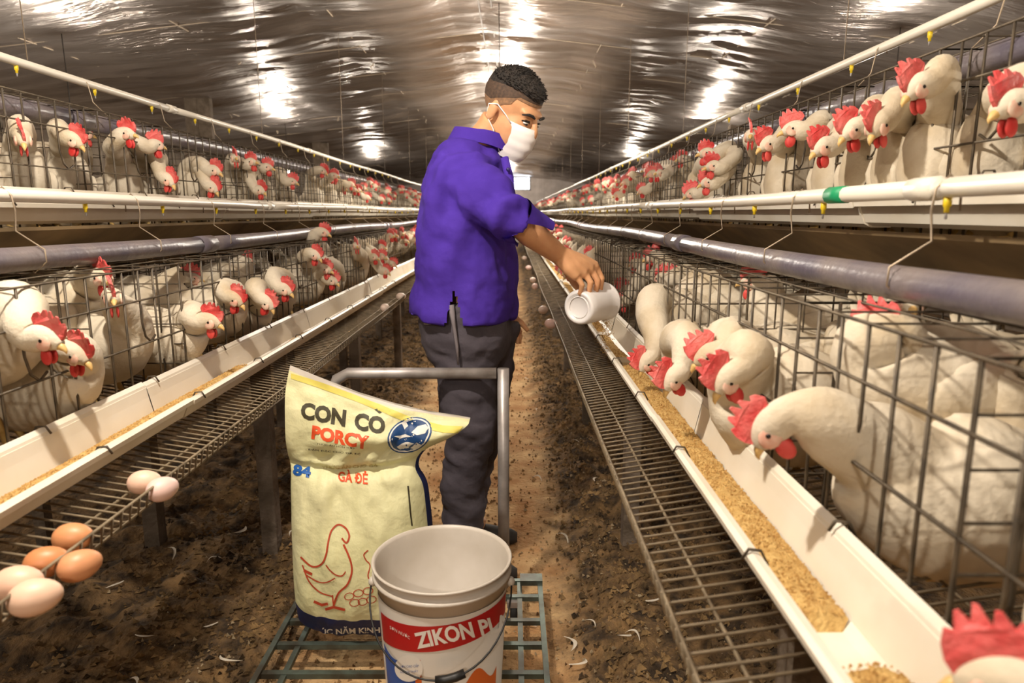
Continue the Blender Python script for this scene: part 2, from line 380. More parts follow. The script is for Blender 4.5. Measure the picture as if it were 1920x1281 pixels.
# ================================================================== CAGE RACKS
CF_L, CF_U = 0.629, 1.015                 # cage fronts (distance from the aisle's middle)
ROWY0, ROWY1, PITCH_Y = -0.94, 26.6, 0.38
NB = int((ROWY1 - ROWY0) / PITCH_Y)
SIDES = {-1: 'left', 1: 'right'}
def tray_z(ax): return 0.70 + (ax - 0.41) * 0.16
def wire_to(root, name, pts, r, m, n=4):
    mb = MB(); mb.tube(pts, r, n); return part(name, mb, m, root)
for s in (-1, 1):
    for tier in (0, 1):
        cf = (CF_L, CF_U)[tier]; zb = (0.735, 1.15)[tier]; zt = (1.075, 1.50)[tier]; depth = 0.40
        root = empty('cage_row', (s * cf, 0, 0))
        tag(root, '%s row of wire hen cages along the %s side of the aisle' % (('lower', 'upper')[tier], SIDES[s]), 'cage row')
        X = lambda a: s * a
        # front bars: near ones one by one, the rest joined
        far = MB(); shared = None
        nbar = int((ROWY1 - ROWY0) / 0.0633)
        for i in range(nbar + 1):
            y = ROWY0 + i * 0.06333
            lo, hi = zb - 0.02, zt
            if i % 6 == 3: lo = zb + 0.17                # the door leaves a gap
            if -0.1 < y < 3.6:
                if i % 6 == 3:
                    mbb = MB(); mbb.tube([(X(cf), y, hi), (X(cf), y, lo + 0.05), (X(cf), y + 0.01, lo + 0.015), (X(cf), y + 0.03, lo), (X(cf), y + 0.052, lo + 0.012)], 0.0025, 4)
                    part('front_bar', mbb, M['wire'], root)
                else:
                    if shared is None:
                        mbb = MB(); mbb.tube([(0, 0, lo), (0, 0, hi)], 0.0025, 4); shared = mbb.mesh('front_bar', [M['wire']])
                    link('front_bar', shared, root, (0, y, 0))
            else: far.tube([(X(cf), y, lo), (X(cf), y, hi)], 0.0025, 4)
        o = part('far_front_bars', far, M['wire'], root); o['kind'] = 'stuff'
        for z in (zb + 0.0, zb + 0.17, zt - 0.07, zt): wire_to(root, 'front_rail', [(X(cf), ROWY0, z), (X(cf), ROWY1, z)], 0.0026, M['wire'])
        # top and back wires
        tp = MB()
        for a in np.linspace(0.07, depth, 6): tp.tube([(X(cf + a), ROWY0, zt + 0.004), (X(cf + a), ROWY1, zt + 0.004)], 0.0018, 4)
        for i in range(int((ROWY1 - ROWY0) / 0.095)):
            y = ROWY0 + i * 0.095; tp.tube([(X(cf), y, zt), (X(cf + depth), y, zt)], 0.0018, 4, False)
        part('top_grille', tp, M['wire'], root)
        bk = MB()
        for z in np.linspace(zb + 0.05, zt, 5): bk.tube([(X(cf + depth), ROWY0, z), (X(cf + depth), ROWY1, z)], 0.0018, 4)
        for i in range(int((ROWY1 - ROWY0) / 0.076)):
            y = ROWY0 + i * 0.076; bk.tube([(X(cf + depth), y, zb + 0.03), (X(cf + depth), y, zt)], 0.0016, 4, False)
        part('back_grille', bk, M['wire'], root)
        # partitions
        pm = MB()
        for z in np.linspace(zb + 0.03, zt, 7): pm.tube([(0, 0, z), (X(depth), 0, z)], 0.0018, 4, False)
        for a in np.linspace(0, depth, 8): pm.tube([(X(a), 0, zb), (X(a), 0, zt)], 0.0026 if a < 0.08 else 0.0018, 4, False)
        pmesh = pm.mesh('partition', [M['wire']])
        for i in range(NB + 1): link('partition', pmesh, root, (0, ROWY0 + i * PITCH_Y, 0))
        # floor and egg tray
        dz = (0, 0.40)[tier]; dx = cf - CF_L
        tz = lambda a: tray_z(a - dx) + dz
        lip = 0.41 + dx + (0, 0.15)[tier]; back = cf + depth
        tray = empty('egg_tray', (0, 0, 0)); tray.parent = root
        far = MB(); shared = None; ox = root.location.x
        pts = lambda y: [(X(lip - 0.006), y, tz(lip) + 0.034), (X(lip), y, tz(lip) + 0.004), (X(lip + 0.012), y, tz(lip + 0.012)), (X(back), y, tz(back))]
        for i in range(int((ROWY1 - ROWY0) / 0.026)):
            y = ROWY0 + i * 0.026
            if tier == 0 and 0.25 < y < 3.2:
                if shared is None:
                    mbb = MB(); mbb.tube([(p[0] - ox, 0, p[2]) for p in pts(0)], 0.0021, 4); shared = mbb.mesh('tray_rod', [M['tray_wire']])
                link('tray_rod', shared, tray, (0, y, 0))
            else: far.tube(pts(y), 0.0019, 4, False)
        o = part('far_tray_rods', far, M['tray_wire'], tray); o['kind'] = 'stuff'
        for a, up, r in ((lip - 0.006, 0.034, 0.0026), (lip, 0.004, 0.0022), (lip + 0.062, -0.003, 0.0026), (cf - 0.03, -0.003, 0.0024), (cf + 0.12, -0.003, 0.002), (cf + 0.26, -0.003, 0.002)):
            mbb = MB(); ys_ = np.arange(ROWY0, ROWY1 + 0.3, 0.3)
            mbb.tube([(X(a + (0.006 * noise.noise(V((a * 9, y * 1.3, s))) if a < cf - 0.1 else 0)), y, tz(a) + up + 0.004 * noise.noise(V((y * 1.1, a * 7, s)))) for y in ys_], r, 5)
            part('tray_rail', mbb, M['tray_wire'], tray)
        # dropping board below the upper cages
        if tier == 1:
            mbb = MB()
            mbb.extrude([(X(0.85), 1.170), (X(0.94), 1.112), (X(1.45), 0.975), (X(1.45), 0.967), (X(0.94), 1.104), (X(0.85), 1.162)], ROWY0, ROWY1, True)
            part('dropping_board', mbb, M['board'], root, False)
        # posts
        if tier == 0:
            k = 0
            for y in np.arange(-0.5, 26.4, 1.36):
                mbb = MB(); w = 0.026
                mbb.box((X(0.63) - w, y - w, 0), (X(0.63) + w, y + w, tray_z(0.6) - 0.004)); part('post', mbb, M['post'], root, False)
                mbb = MB(); mbb.box((X(1.04) - w, y - w, 0), (X(1.04) + w, y + w, 1.10)); part('post', mbb, M['post'], root, False)
        else:
            for y in np.arange(-0.5, 26.4, 1.36):
                mbb = MB(); w = 0.02
                mbb.box((X(1.43) - w, y - w, 0), (X(1.43) + w, y + w, 1.52)); part('post', mbb, M['post'], root, False)

# ================================================================== TROUGHS, FEED, PIPES
TF = 0.517
def trough_prof(dx, dz, s, t=0.0035):
    a = [(TF - 0.004, 0.768), (TF - 0.006, 0.778), (TF, 0.783), (TF + 0.010, 0.781), (TF + 0.024, 0.742), (TF + 0.036, 0.733), (0.592, 0.733), (0.604, 0.742), (0.620, 0.812), (0.627, 0.82), (0.633, 0.815)]
    c = [(x, z) for x, z in a]
    # outer skin
    o = [(0.629, 0.806), (0.614 + t, 0.812 - 0.006), (0.602 + t, 0.738), (0.592, 0.733 - t), (TF + 0.036, 0.733 - t), (TF + 0.022, 0.737), (TF + 0.006, 0.775)]
    return [(s * (x + dx), z + dz) for x, z in c + o]
for s in (-1, 1):
    for tier in (0, 1):
        dx, dz = ((0, 0), (CF_U - CF_L, 0.445))[tier]
        root = empty('feed_trough', (s * (TF + 0.05 + dx), 0, 0.73 + dz))
        tag(root, 'long white plastic feed trough along the %s %s cages' % (('lower', 'upper')[tier], SIDES[s]), 'trough')
        y = ROWY0; k = 0
        while y < ROWY1 - 0.1:
            L = 1.22 if not (k == 1 and s == 1) else 1.10
            y2 = min(y + L, ROWY1)
            mb = MB(); wob = 0.003 * math.sin(k * 2.1 + s)
            pr = trough_prof(dx, dz + wob, s, 0.0035)
            if s < 0: pr = pr[::-1]
            mb.extrude(pr, y + 0.002, y2 - 0.002, True)
            part('trough_section', mb, M['white_pl'], root, False)
            y = y2; k += 1
        cl = MB()
        if True:
            for yy in np.arange(ROWY0 + 0.2, 9, 0.38):
                for a, z in ((TF + 0.004, 0.786), (0.627, 0.824)):
                    if yy > 4.5: continue
                    mb = MB(); c = V((s * (a + dx), yy, z + dz))
                    mb.tube([c + V((s * 0.016, 0, -0.018)), c + V((s * 0.006, 0, 0.001)), c + V((-s * 0.008, 0.004, 0.001)), c + V((-s * 0.014, 0.008, -0.014))], 0.0022, 4)
                    part('wire_clip', mb, M['wire'], root)
# feed
def feed_h(s, y):
    n = noise.noise(V((y * 2.2, s * 3.1, 0)))
    if s == 1:
        if 0.60 < y < 0.70: return 0.0
        if y < 0.60: return 0.030
        if y < 1.9: return 0.022 + 0.004 * n
        return max(0, 0.016 * (n + 0.35)) if y < 9 else 0.008
    if y < 1.9: return 0.046 + 0.006 * n
    return max(0, 0.05 * (n + 0.12)) if y < 9 else 0.006
for s in (-1, 1):
    mb = MB(); pl = MB(); NY = 520
    root = empty('feed', (s * 0.565, 0, 0.734))
    tag(root, 'tan crumbled feed lying in the lower %s trough' % SIDES[s], 'feed', kind='stuff')
    def fs(u, v):
        y = 0.05 + 7.5 * v * (0.35 + 0.65 * v); h = feed_h(s, y) * (1.0 - 0.35 * abs(2 * u - 1) ** 2)
        wd = min(0.034, 0.020 + 0.5 * feed_h(s, y)); c_ = 0.571 - (0.004 if s < 0 else 0)
        if s < 0: h = h * (1.12 - 0.55 * u)
        x = c_ + (2 * u - 1) * wd if h > 0 else c_ + (2 * u - 1) * 0.02
        return (s * x, y, 0.7318 + h + (0.004 * fbm(x * 40, y * 40, s) if h > 0 else -0.0))
    mb.grid(fs, 10, NY)
    if s < 0: mb.f = [tuple(reversed(f)) for f in mb.f]
    o = part('feed_bed', mb, M['feed'], root); o['kind'] = 'stuff'
    for i in range(9000):
        y = 0.15 + 4.2 * random.random() ** 1.6; h = feed_h(s, y)
        if h < 0.004: continue
        wd = min(0.034, 0.020 + 0.5 * h); u = random.uniform(-1, 1)
        if s < 0: h = h * (1.12 - 0.55 * (u + 1) / 2)
        r = random.uniform(0.0012, 0.0026)
        lump(pl, (s * (0.571 - (0.004 if s < 0 else 0) + u * wd), y, 0.7318 + h * (1 - 0.35 * u * u) + 0.001), r)
    o = part('feed_crumbs', pl, M['pellet'], root, False); o['kind'] = 'stuff'
# small brown block in the right trough
mb = MB(); mb.box((0.545, 2.02, 0.733), (0.604, 2.10, 0.752)); r = mb.build('brown_block', M['board'], None, False)
tag(r, 'small brown block lying in the right trough below the scoop', 'block')

def pipe_sag(y, ph, a=0.006): return a * math.sin(y * 1.9 + ph)
DRINK = {0: (0.790, 1.232), 1: (1.16, 1.616)}
GREY = {0: (0.755, 1.108, 0.024), 1: (1.115, 1.483, 0.028)}
for s in (-1, 1):
    for tier in (0, 1):
        ax, z = DRINK[tier]; rad = (0.0135, 0.0125)[tier]
        root = empty('drinking_line', (s * ax, 0, z))
        tag(root, 'white drinking pipe with yellow nipples above the %s %s cages' % (('lower', 'upper')[tier], SIDES[s]), 'pipe')
        y = ROWY0; k = 0
        while y < 26.4:
            y2 = min(y + 1.9, 26.5); mb = MB()
            mb.tube([(s * ax, yy, z + pipe_sag(yy, s + tier, 0.003)) for yy in np.linspace(y, y2, 8)], rad, 10); part('pipe_section', mb, M['pvc'], root)
            if y2 < 10:
                mb = MB(); mb.tube([(s * ax, y2 - 0.03, z + pipe_sag(y2, s + tier, 0.003)), (s * ax, y2 + 0.03, z + pipe_sag(y2, s + tier, 0.003))], rad + 0.003, 10); part('coupler', mb, M['pvc'], root)
            y = y2; k += 1
        if s == 1 and tier == 0:
            gy = PX(1570, 388, ax).y
            mb = MB(); mb.tube([(ax, gy - 0.03, z + pipe_sag(gy, s, 0.003)), (ax, gy + 0.03, z + pipe_sag(gy, s, 0.003))], rad + 0.0015, 12); o = part('tape_joint', mb, M['green'], root); o['label'] = 'green tape joint'
        for yy in np.arange(0.55, 8.0, 0.36):
            zz = z + pipe_sag(yy, s + tier, 0.003) - rad
            mb = MB(); mb.lathe([(0.0, 0.004), (0.0055, 0.003), (0.0055, -0.010), (0.0035, -0.012), (0.0035, -0.019), (0.0, -0.019)], (s * ax, yy, zz), 8); o = part('nipple', mb, M['nipple'], root)
            if yy < 4:
                mb = MB(); mb.lathe([(0.0018, 0), (0.0018, -0.008), (0.0, -0.009)], (s * ax, yy, zz - 0.019), 6); part('pin', mb, M['galv'], o)
        for yy in np.arange(0.45, 8.5, 0.46):
            zz = z + pipe_sag(yy, s + tier, 0.003)
            if tier == 0:
                g = GREY[0]; mb = MB()
                mb.tube([(s * (ax + rad + 0.004), yy, zz - 0.03), (s * (ax + rad + 0.003), yy, zz), (s * ax, yy, zz + rad + 0.003), (s * (ax - rad - 0.003), yy, zz), (s * (ax - rad - 0.004), yy + 0.004, zz - 0.03), (s * (ax - 0.01), yy + 0.008, zz - 0.07), (s * (g[0] - 0.026), yy + 0.012, g[1] + 0.02), (s * (g[0] - 0.027), yy + 0.012, g[1] - 0.005), (s * g[0], yy + 0.012, g[1] - 0.027), (s * (g[0] + 0.026), yy + 0.012, g[1] + 0.01)], 0.0017, 5)
            else:
                mb = MB(); mb.tube([(s * (ax + 0.012), yy, zz - 0.014), (s * ax, yy, zz + rad + 0.002), (s * (ax - rad - 0.002), yy, zz - 0.004), (s * (ax - 0.02), yy + 0.01, zz - 0.06), (s * (GREY[1][0] - 0.01), yy + 0.02, GREY[1][1] + 0.03)], 0.0017, 5)
            part('wire_hanger', mb, M['hook'], root)
        if tier == 1:
            for yy in np.arange(0.2, 25, 1.84):
                mb = MB(); mb.tube([(s * ax, yy, z + rad), (s * ax, yy, ceil_z(s * ax, yy))], 0.0015, 4); part('hanging_wire', mb, M['hook'], root)
        ax, z, rad = GREY[tier]
        root = empty('grey_pipe', (s * ax, 0, z))
        tag(root, 'thick grey plastic pipe lying over the %s %s cages' % (('lower', 'upper')[tier], SIDES[s]), 'pipe')
        y = ROWY0
        while y < 26.4:
            y2 = min(y + 3.1, 26.5); mb = MB()
            mb.tube([(s * ax, yy, z + pipe_sag(yy, s + 2 * tier + 1, 0.005)) for yy in np.linspace(y, y2, 14)], rad, 14); part('pipe_section', mb, M['grey_pvc'], root)
            if y2 < 10:
                zz = z + pipe_sag(y2, s + 2 * tier + 1, 0.005); mb = MB(); mb.tube([(s * ax, y2 - 0.05, zz), (s * ax, y2 + 0.05, zz)], rad + 0.003, 14); part('coupler', mb, M['grey_pvc'], root)
            y = y2

# ================================================================== LAMPS
def lamp(x, y, z, w, label):
    r = empty('hanging_bulb', (x, y, z)); tag(r, label, 'lamp')
    mb = MB(); mb.lathe([(0.0, -0.034), (0.02, -0.028), (0.03, -0.008), (0.03, 0.008), (0.02, 0.035), (0.014, 0.05), (0.0, 0.05)], (x, y, z), 14); part('bulb', mb, M['glow'], r)
    mb = MB(); mb.lathe([(0.0, 0.048), (0.017, 0.048), (0.019, 0.085), (0.008, 0.1), (0.0, 0.1)], (x, y, z), 12); part('socket', mb, M['black'], r)
    mb = MB(); mb.tube([(x, y, z + 0.1), (x + 0.004, y, z + 0.3), (x, y, ceil_z(x, y))], 0.003, 5); part('cord', mb, M['cord'], r)
    L = bpy.data.lights.new('bulb_light', 'POINT'); L.energy = w; L.color = LAMP_RGB; L.shadow_soft_size = 0.032
    lo = bpy.data.objects.new('bulb_light', L); COL.objects.link(lo); lo.parent = r; lo.location = (0, 0, -0.075)
nm = ['behind the camera position', 'over the near end of the centre aisle', 'over the centre aisle just beyond the man', 'half way down the centre aisle', 'two thirds down the centre aisle', 'sixth along the centre aisle', 'near the end wall, added to brighten that wall']
for i, L in enumerate(LAMPS): lamp(*L, 'bare lit bulb hanging ' + nm[i])
for i, L in enumerate(SIDE_LAMPS):
    lamp(*L, 'bare lit bulb in the %s side aisle, %s from the camera' % (('left', 'right')[i // 4], ('nearest', 'second', 'third', 'fourth')[i % 4]))

# ================================================================== HENS
UP = V((0, 0, 1))
def comb_profile():
    return [(-0.026, -0.002), (-0.033, 0.006), (-0.030, 0.017), (-0.024, 0.022), (-0.019, 0.018), (-0.014, 0.030), (-0.010, 0.031), (-0.006, 0.021), (-0.001, 0.034), (0.003, 0.035), (0.007, 0.023), (0.013, 0.031), (0.016, 0.030), (0.019, 0.018), (0.025, 0.021), (0.029, 0.012), (0.030, 0.000), (0.027, -0.010), (0.016, -0.008), (-0.012, -0.006)]
def hen_geo(bc, bd, hc, hd, low=False, roll=0.0, fat=1.0):
    """local geometry of one hen: body centre, body direction, head centre, head direction"""
    bc, bd, hc, hd = V(bc), V(bd).normalized(), V(hc), V(hd).normalized()
    bs = bd.cross(UP).normalized(); bu = bs.cross(bd)
    hs = hd.cross(UP); hs = hs.normalized() if hs.length > 1e-3 else bs
    hu = hs.cross(hd).normalized()
    if roll: hu = (hu * math.cos(roll) + hs * math.sin(roll)).normalized(); hs = hd.cross(hu)
    n0 = bc + bd * 0.115 + bu * 0.062
    end = hc - hd * 0.022 - hu * 0.010
    gap = (end - n0); L = gap.length
    reach = gap.z < 0.07
    t0 = (gap.normalized() * 0.7 + UP * (0.12 if reach else 0.5) + bd * (0.35 if reach else 0.2)).normalized()
    c1 = n0 + t0 * L * 0.42
    c2 = end - (hd * 0.55 - UP * (0.15 if gap.z < 0.05 else -0.45)).normalized() * L * 0.36
    cps = []
    def add(p, w, h): cps.append((p.x, p.y, p.z, w * fat, h * fat))
    add(bc - bd * 0.205 + bu * 0.085, 0.012, 0.008); add(bc - bd * 0.165 + bu * 0.060, 0.034, 0.026)
    add(bc - bd * 0.115 + bu * 0.022, 0.066, 0.066); add(bc - bd * 0.045, 0.088, 0.094)
    add(bc + bd * 0.035 + bu * 0.004, 0.088, 0.094); add(bc + bd * 0.085 + bu * 0.028, 0.070, 0.078)
    add(n0, 0.050, 0.056)
    for t in (0.3, 0.55, 0.78):
        q = n0 * (1 - t) ** 3 + c1 * 3 * t * (1 - t) ** 2 + c2 * 3 * t * t * (1 - t) + end * t ** 3
        r = 0.050 * (1 - t) + 0.026 * t; add(q, r, r * 1.06)
    fat = 1.0
    add(end, 0.0235, 0.026); add(hc, 0.0205, 0.0235); add(hc + hd * 0.018 + hu * 0.001, 0.0155, 0.0175); add(hc + hd * 0.031 - hu * 0.001, 0.008, 0.009)
    k, n = (2, 8) if low else (5, 18)
    sm = crm(cps, k); pts = [V(p[:3]) for p in sm]; rings = []; prev = bs
    for i, p in enumerate(pts):
        t = (pts[min(i + 1, len(pts) - 1)] - pts[max(i - 1, 0)]).normalized()
        u = (prev - t * prev.dot(t)).normalized(); prev = u; w = t.cross(u) * -1
        ww, hh = max(sm[i][3], 0.002), max(sm[i][4], 0.002); ring = []
        for j in range(n):
            an = 2 * math.pi * j / n
            q = p + u * ww * math.cos(an) + w * hh * math.sin(an)
            if not low and i < len(pts) - 16:
                q = q + (q - p).normalized() * 0.003 * noise.noise(q * 26 + V((bc.x * 50, hc.y * 40, 0)))
            ring.append(q)
        rings.append(ring)
    g = {}
    mb = MB(); mb.rings(rings); g['body'] = mb
    # comb
    cb = MB(); cp = comb_profile(); base = hc + hu * 0.019 + hd * 0.004
    th = 0.0032; b0 = 0
    for sd in (-1, 1):
        for x, z in cp:
            lean = 0.009 * (max(0, z) / 0.035) ** 2 + 0.002 * math.sin(x * 160)
            cb.v.append(base + hd * x + hu * z + hs * (sd * th * (1 - 0.5 * max(0, z) / 0.035) + lean))
    m = len(cp)
    cb.f.append(tuple(range(m))); cb.f.append(tuple(range(2 * m - 1, m - 1, -1)))
    for j in range(m): cb.f.append((j, m + j, m + (j + 1) % m, (j + 1) % m))
    cb.m = [0] * len(cb.f); g['comb'] = cb
    wt = []
    for sd in (-1, 1):
        mb = MB(); c = hc + hd * 0.016 - hu * 0.027 + hs * sd * 0.006
        mb.ell(c, hd * 0.012, hs * 0.0034, (hu * 0.0145 - hd * 0.002), 10, 7); wt.append(mb)
    g['wattle'] = wt
    fc, ey = [], []
    for sd in (-1, 1):
        mb = MB(); mb.ell(hc + hd * 0.010 + hs * sd * 0.0150 - hu * 0.002, hd * 0.0165, hu * 0.0145, hs * 0.0045, 10, 6); fc.append(mb)
        mb = MB(); mb.ell(hc + hd * 0.009 + hs * sd * 0.0185 + hu * 0.002, hd * 0.0036, hu * 0.0036, hs * 0.0028, 8, 6); ey.append(mb)
    g['face'] = fc; g['eye'] = ey
    mb = MB(); b_ = hc + hd * 0.027 - hu * 0.001
    mb.tube([b_, b_ + hd * 0.009 - hu * 0.001, b_ + hd * 0.016 - hu * 0.004, b_ + hd * 0.019 - hu * 0.008], [0.0078, 0.0060, 0.0032, 0.0008], 8); g['beak'] = mb
    wg = []
    for sd in (-1, 1):
        mb = MB(); mb.ell(bc - bd * 0.035 + bs * sd * 0.072 * g_fat(fat) + bu * 0.015, bd * 0.118 - bu * 0.012, bu * 0.056, bs * 0.024, 14, 8); wg.append(mb)
    g['wing'] = wg
    mb = MB(); tb = bc - bd * 0.15 + bu * 0.05
    for k_ in (-2, -1, 0, 1, 2):
        d = (-bd * 0.75 + bu * 0.62 + bs * k_ * 0.10).normalized()
        mb.ell(tb + d * 0.045 + bs * k_ * 0.007, d * 0.062, bs * 0.013, d.cross(bs) * 0.005, 8, 5)
    g['tail'] = mb
    return g
def g_fat(f): return 1.0
def leg_geo(bc, bd, sd):
    bs = V(bd).cross(UP).normalized(); bdh = V((bd[0], bd[1], 0)).normalized()
    hip = V(bc) + bs * sd * 0.036 - UP * 0.05; foot = V((hip.x, hip.y, 0.006)) + bdh * 0.015
    kn = (hip * 0.45 + foot * 0.55) - bdh * 0.018
    mb = MB(); mb.tube([hip, kn, foot], [0.018, 0.0075, 0.0055], 7)
    for a in (-0.55, 0, 0.55, math.pi):
        d = bdh * math.cos(a) + bs * math.sin(a); mb.tube([foot, foot + d * (0.042 if a < 3 else 0.018) - UP * 0.002], [0.005, 0.0025], 6)
    return mb
def hen_meshes(g, bc, bd, legs=True):
    me = {}
    me['body'] = [g['body'].mesh('hen_body', [M['hen']])]
    me['comb'] = [g['comb'].mesh('hen_comb', [M['comb']], False)]
    me['wattle'] = [x.mesh('hen_wattle', [M['wattle']]) for x in g['wattle']]
    me['face'] = [x.mesh('hen_face', [M['face']]) for x in g['face']]
    me['eye'] = [x.mesh('hen_eye', [M['eye']]) for x in g['eye']]
    me['beak'] = [g['beak'].mesh('hen_beak', [M['beak']])]
    me['wing'] = [x.mesh('hen_wing', [M['hen']]) for x in g['wing']]
    me['tail'] = [g['tail'].mesh('hen_tail', [M['hen']])]
    if legs: me['leg'] = [leg_geo(bc, bd, sd).mesh('hen_leg', [M['shank']]) for sd in (-1, 1)]
    return me
def place_hen(me, loc, rz, label, group, keys=None):
    r = empty('hen', loc); r.rotation_euler = (0, 0, rz); tag(r, label, 'hen', group)
    for k in (keys or me.keys()):
        for q in me.get(k, []): link(k, q, r)
    return r
FLOORZ = {0: 0.738, 1: 1.150}
def custom_hen(tier, s, head, body, hd, label, roll=0.0, legs=True, fat=1.0, bpitch=0.0):
    """head, body = (pixel x, pixel y, distance of the point from the aisle middle); hd in world space with x towards +x"""
    H = PX(head[0], head[1], s * head[2]); B = PX(body[0], body[1], s * body[2]) if len(body) == 3 and body[2] < 5 else V(body)
    fz = FLOORZ[tier]
    if tier == 1:
        B = PX(body[0], body[1], s * (head[2] + 0.18)); B.z = fz + random.uniform(0.085, 0.10); bpitch = 1.1; fat = 0.80
    if B.z < fz + 0.10: B.z = fz + 0.10
    o = V((B.x, B.y, fz)); dr = V((H.x - B.x, H.y - B.y, 0))
    bd = V((-s, 0, 0)) * 0.8 + dr.normalized() * 0.8; bd.z = 0; bd.normalize(); bd.z = bpitch; bd.normalize()
    if 'largest' in label: fat = 1.16
    g = hen_geo(B - o, bd, H - o, hd, roll=roll, fat=fat)
    place_hen(hen_meshes(g, B - o, bd, legs), o, 0.0, label, 'white hens in the %s %s cages' % (('lower', 'upper')[tier], SIDES[s]))
    return H.y
UL = [  # upper left, head pixel, head |x|, body pixel offset
    ((42, 258, 1.00), (30, 325, 1.14), (0.5, -0.65, -0.6), 'white hen at the left picture edge of the upper left cages, head lowered'),
    ((138, 262, 1.00), (112, 320, 1.14), (0.75, -0.15, -0.6), 'second white hen from the left edge in the upper left cages, bowing right'),
    ((236, 252, 0.99), (215, 318, 1.13), (0.97, -0.2, -0.1), 'upright white hen in profile above the upper left trough, beside the bulb'),
    ((288, 272, 0.99), (262, 320, 1.15), (0.55, 0.8, -0.1), 'white hen looking away just right of the upright hen, upper left cages'),
    ((316, 336, 0.96), (285, 345, 1.20), (0.65, -0.3, -0.7), 'white hen with head low behind the upper left trough'),
    ((402, 320, 0.95), (345, 325, 1.14), (0.85, -0.3, -0.4), 'white hen leaning far right with body raised, upper left cages'),
    ((398, 350, 0.96), (365, 350, 1.16), (0.65, -0.2, -0.75), 'white hen pecking low below the leaning hen, upper left cages'),
    ((441, 298, 0.99), (425, 345, 1.13), (0.5, -0.85, 0.0), 'slim white hen facing the camera, right of the leaning hen, upper left'),
    ((470, 305, 0.99), (455, 345, 1.14), (0.9, -0.3, 0.0), 'white hen with raised head, second right of the leaning hen, upper left'),
    ((500, 314, 0.99), (482, 348, 1.14), (0.95, -0.1, -0.2), 'white hen with raised head, third right of the leaning hen, upper left'),
    ((488, 356, 0.95), (470, 360, 1.16), (0.8, -0.4, -0.5), 'white hen with red face just above the upper left trough edge'),
    ((546, 340, 0.97), (525, 355, 1.14), (0.8, 0.1, -0.3), 'white hen bowing beside a pale cage post, upper left cages'),
    ((604, 320, 0.97), (578, 350, 1.14), (0.8, -0.1, -0.55), 'white hen with long arched neck, upper left cages midway along'),
    ((626, 330, 0.97), (610, 352, 1.15), (0.9, -0.2, -0.1), 'white hen right behind the long arched neck, upper left cages'),
]
UR = [
    ((1898, 196, 0.93), (1880, 290, 1.12), (-0.85, -0.2, -0.4), 'white hen cut by the right picture edge in the upper right cages'),
    ((1722, 162, 0.90), (1775, 290, 1.08), (-0.74, -0.25, -0.6), 'tallest white hen with arched neck, head above all others, upper right'),
    ((1648, 232, 0.90), (1720, 310, 1.10), (-0.55, -0.35, -0.75), 'plump white hen with bowed head below the tallest one, upper right'),
    ((1600, 242, 0.90), (1650, 310, 1.12), (-0.75, -0.2, -0.6), 'white hen with beak pointing down left beside the plump one, upper right'),
    ((1545, 275, 0.90), (1590, 320, 1.12), (-0.8, -0.25, -0.5), 'white hen with spread comb in the middle of the upper right group'),
    ((1490, 242, 0.93), (1525, 315, 1.12), (-0.95, 0.1, -0.25), 'white hen with high smooth neck behind the group, upper right cages'),
    ((1440, 270, 0.90), (1490, 325, 1.11), (-0.8, -0.3, -0.45), 'white hen with round wattle leaning left, upper right cages'),
    ((1408, 256, 0.93), (1440, 318, 1.11), (-0.35, -0.9, -0.05), 'white hen facing the camera at the left end of the upper right group'),
    ((1326, 288, 0.92), (1352, 335, 1.11), (-0.95, -0.1, -0.1), 'white hen, top one of three heads above each other, upper right cages'),
    ((1338, 312, 0.91), (1362, 345, 1.13), (-0.95, -0.2, -0.2), 'white hen, middle one of three heads above each other, upper right cages'),
    ((1328, 342, 0.90), (1352, 352, 1.12), (-0.9, -0.2, -0.3), 'white hen, lowest of three heads above each other, upper right cages'),
    ((1300, 362, 0.89), (1322, 362, 1.13), (-0.8, 0.3, -0.4), 'white hen with only a red face above the upper right trough'),
    ((1236, 326, 0.93), (1242, 355, 1.11), (-0.7, -0.7, 0.0), 'upright white hen standing alone left of the three heads, upper right'),
]
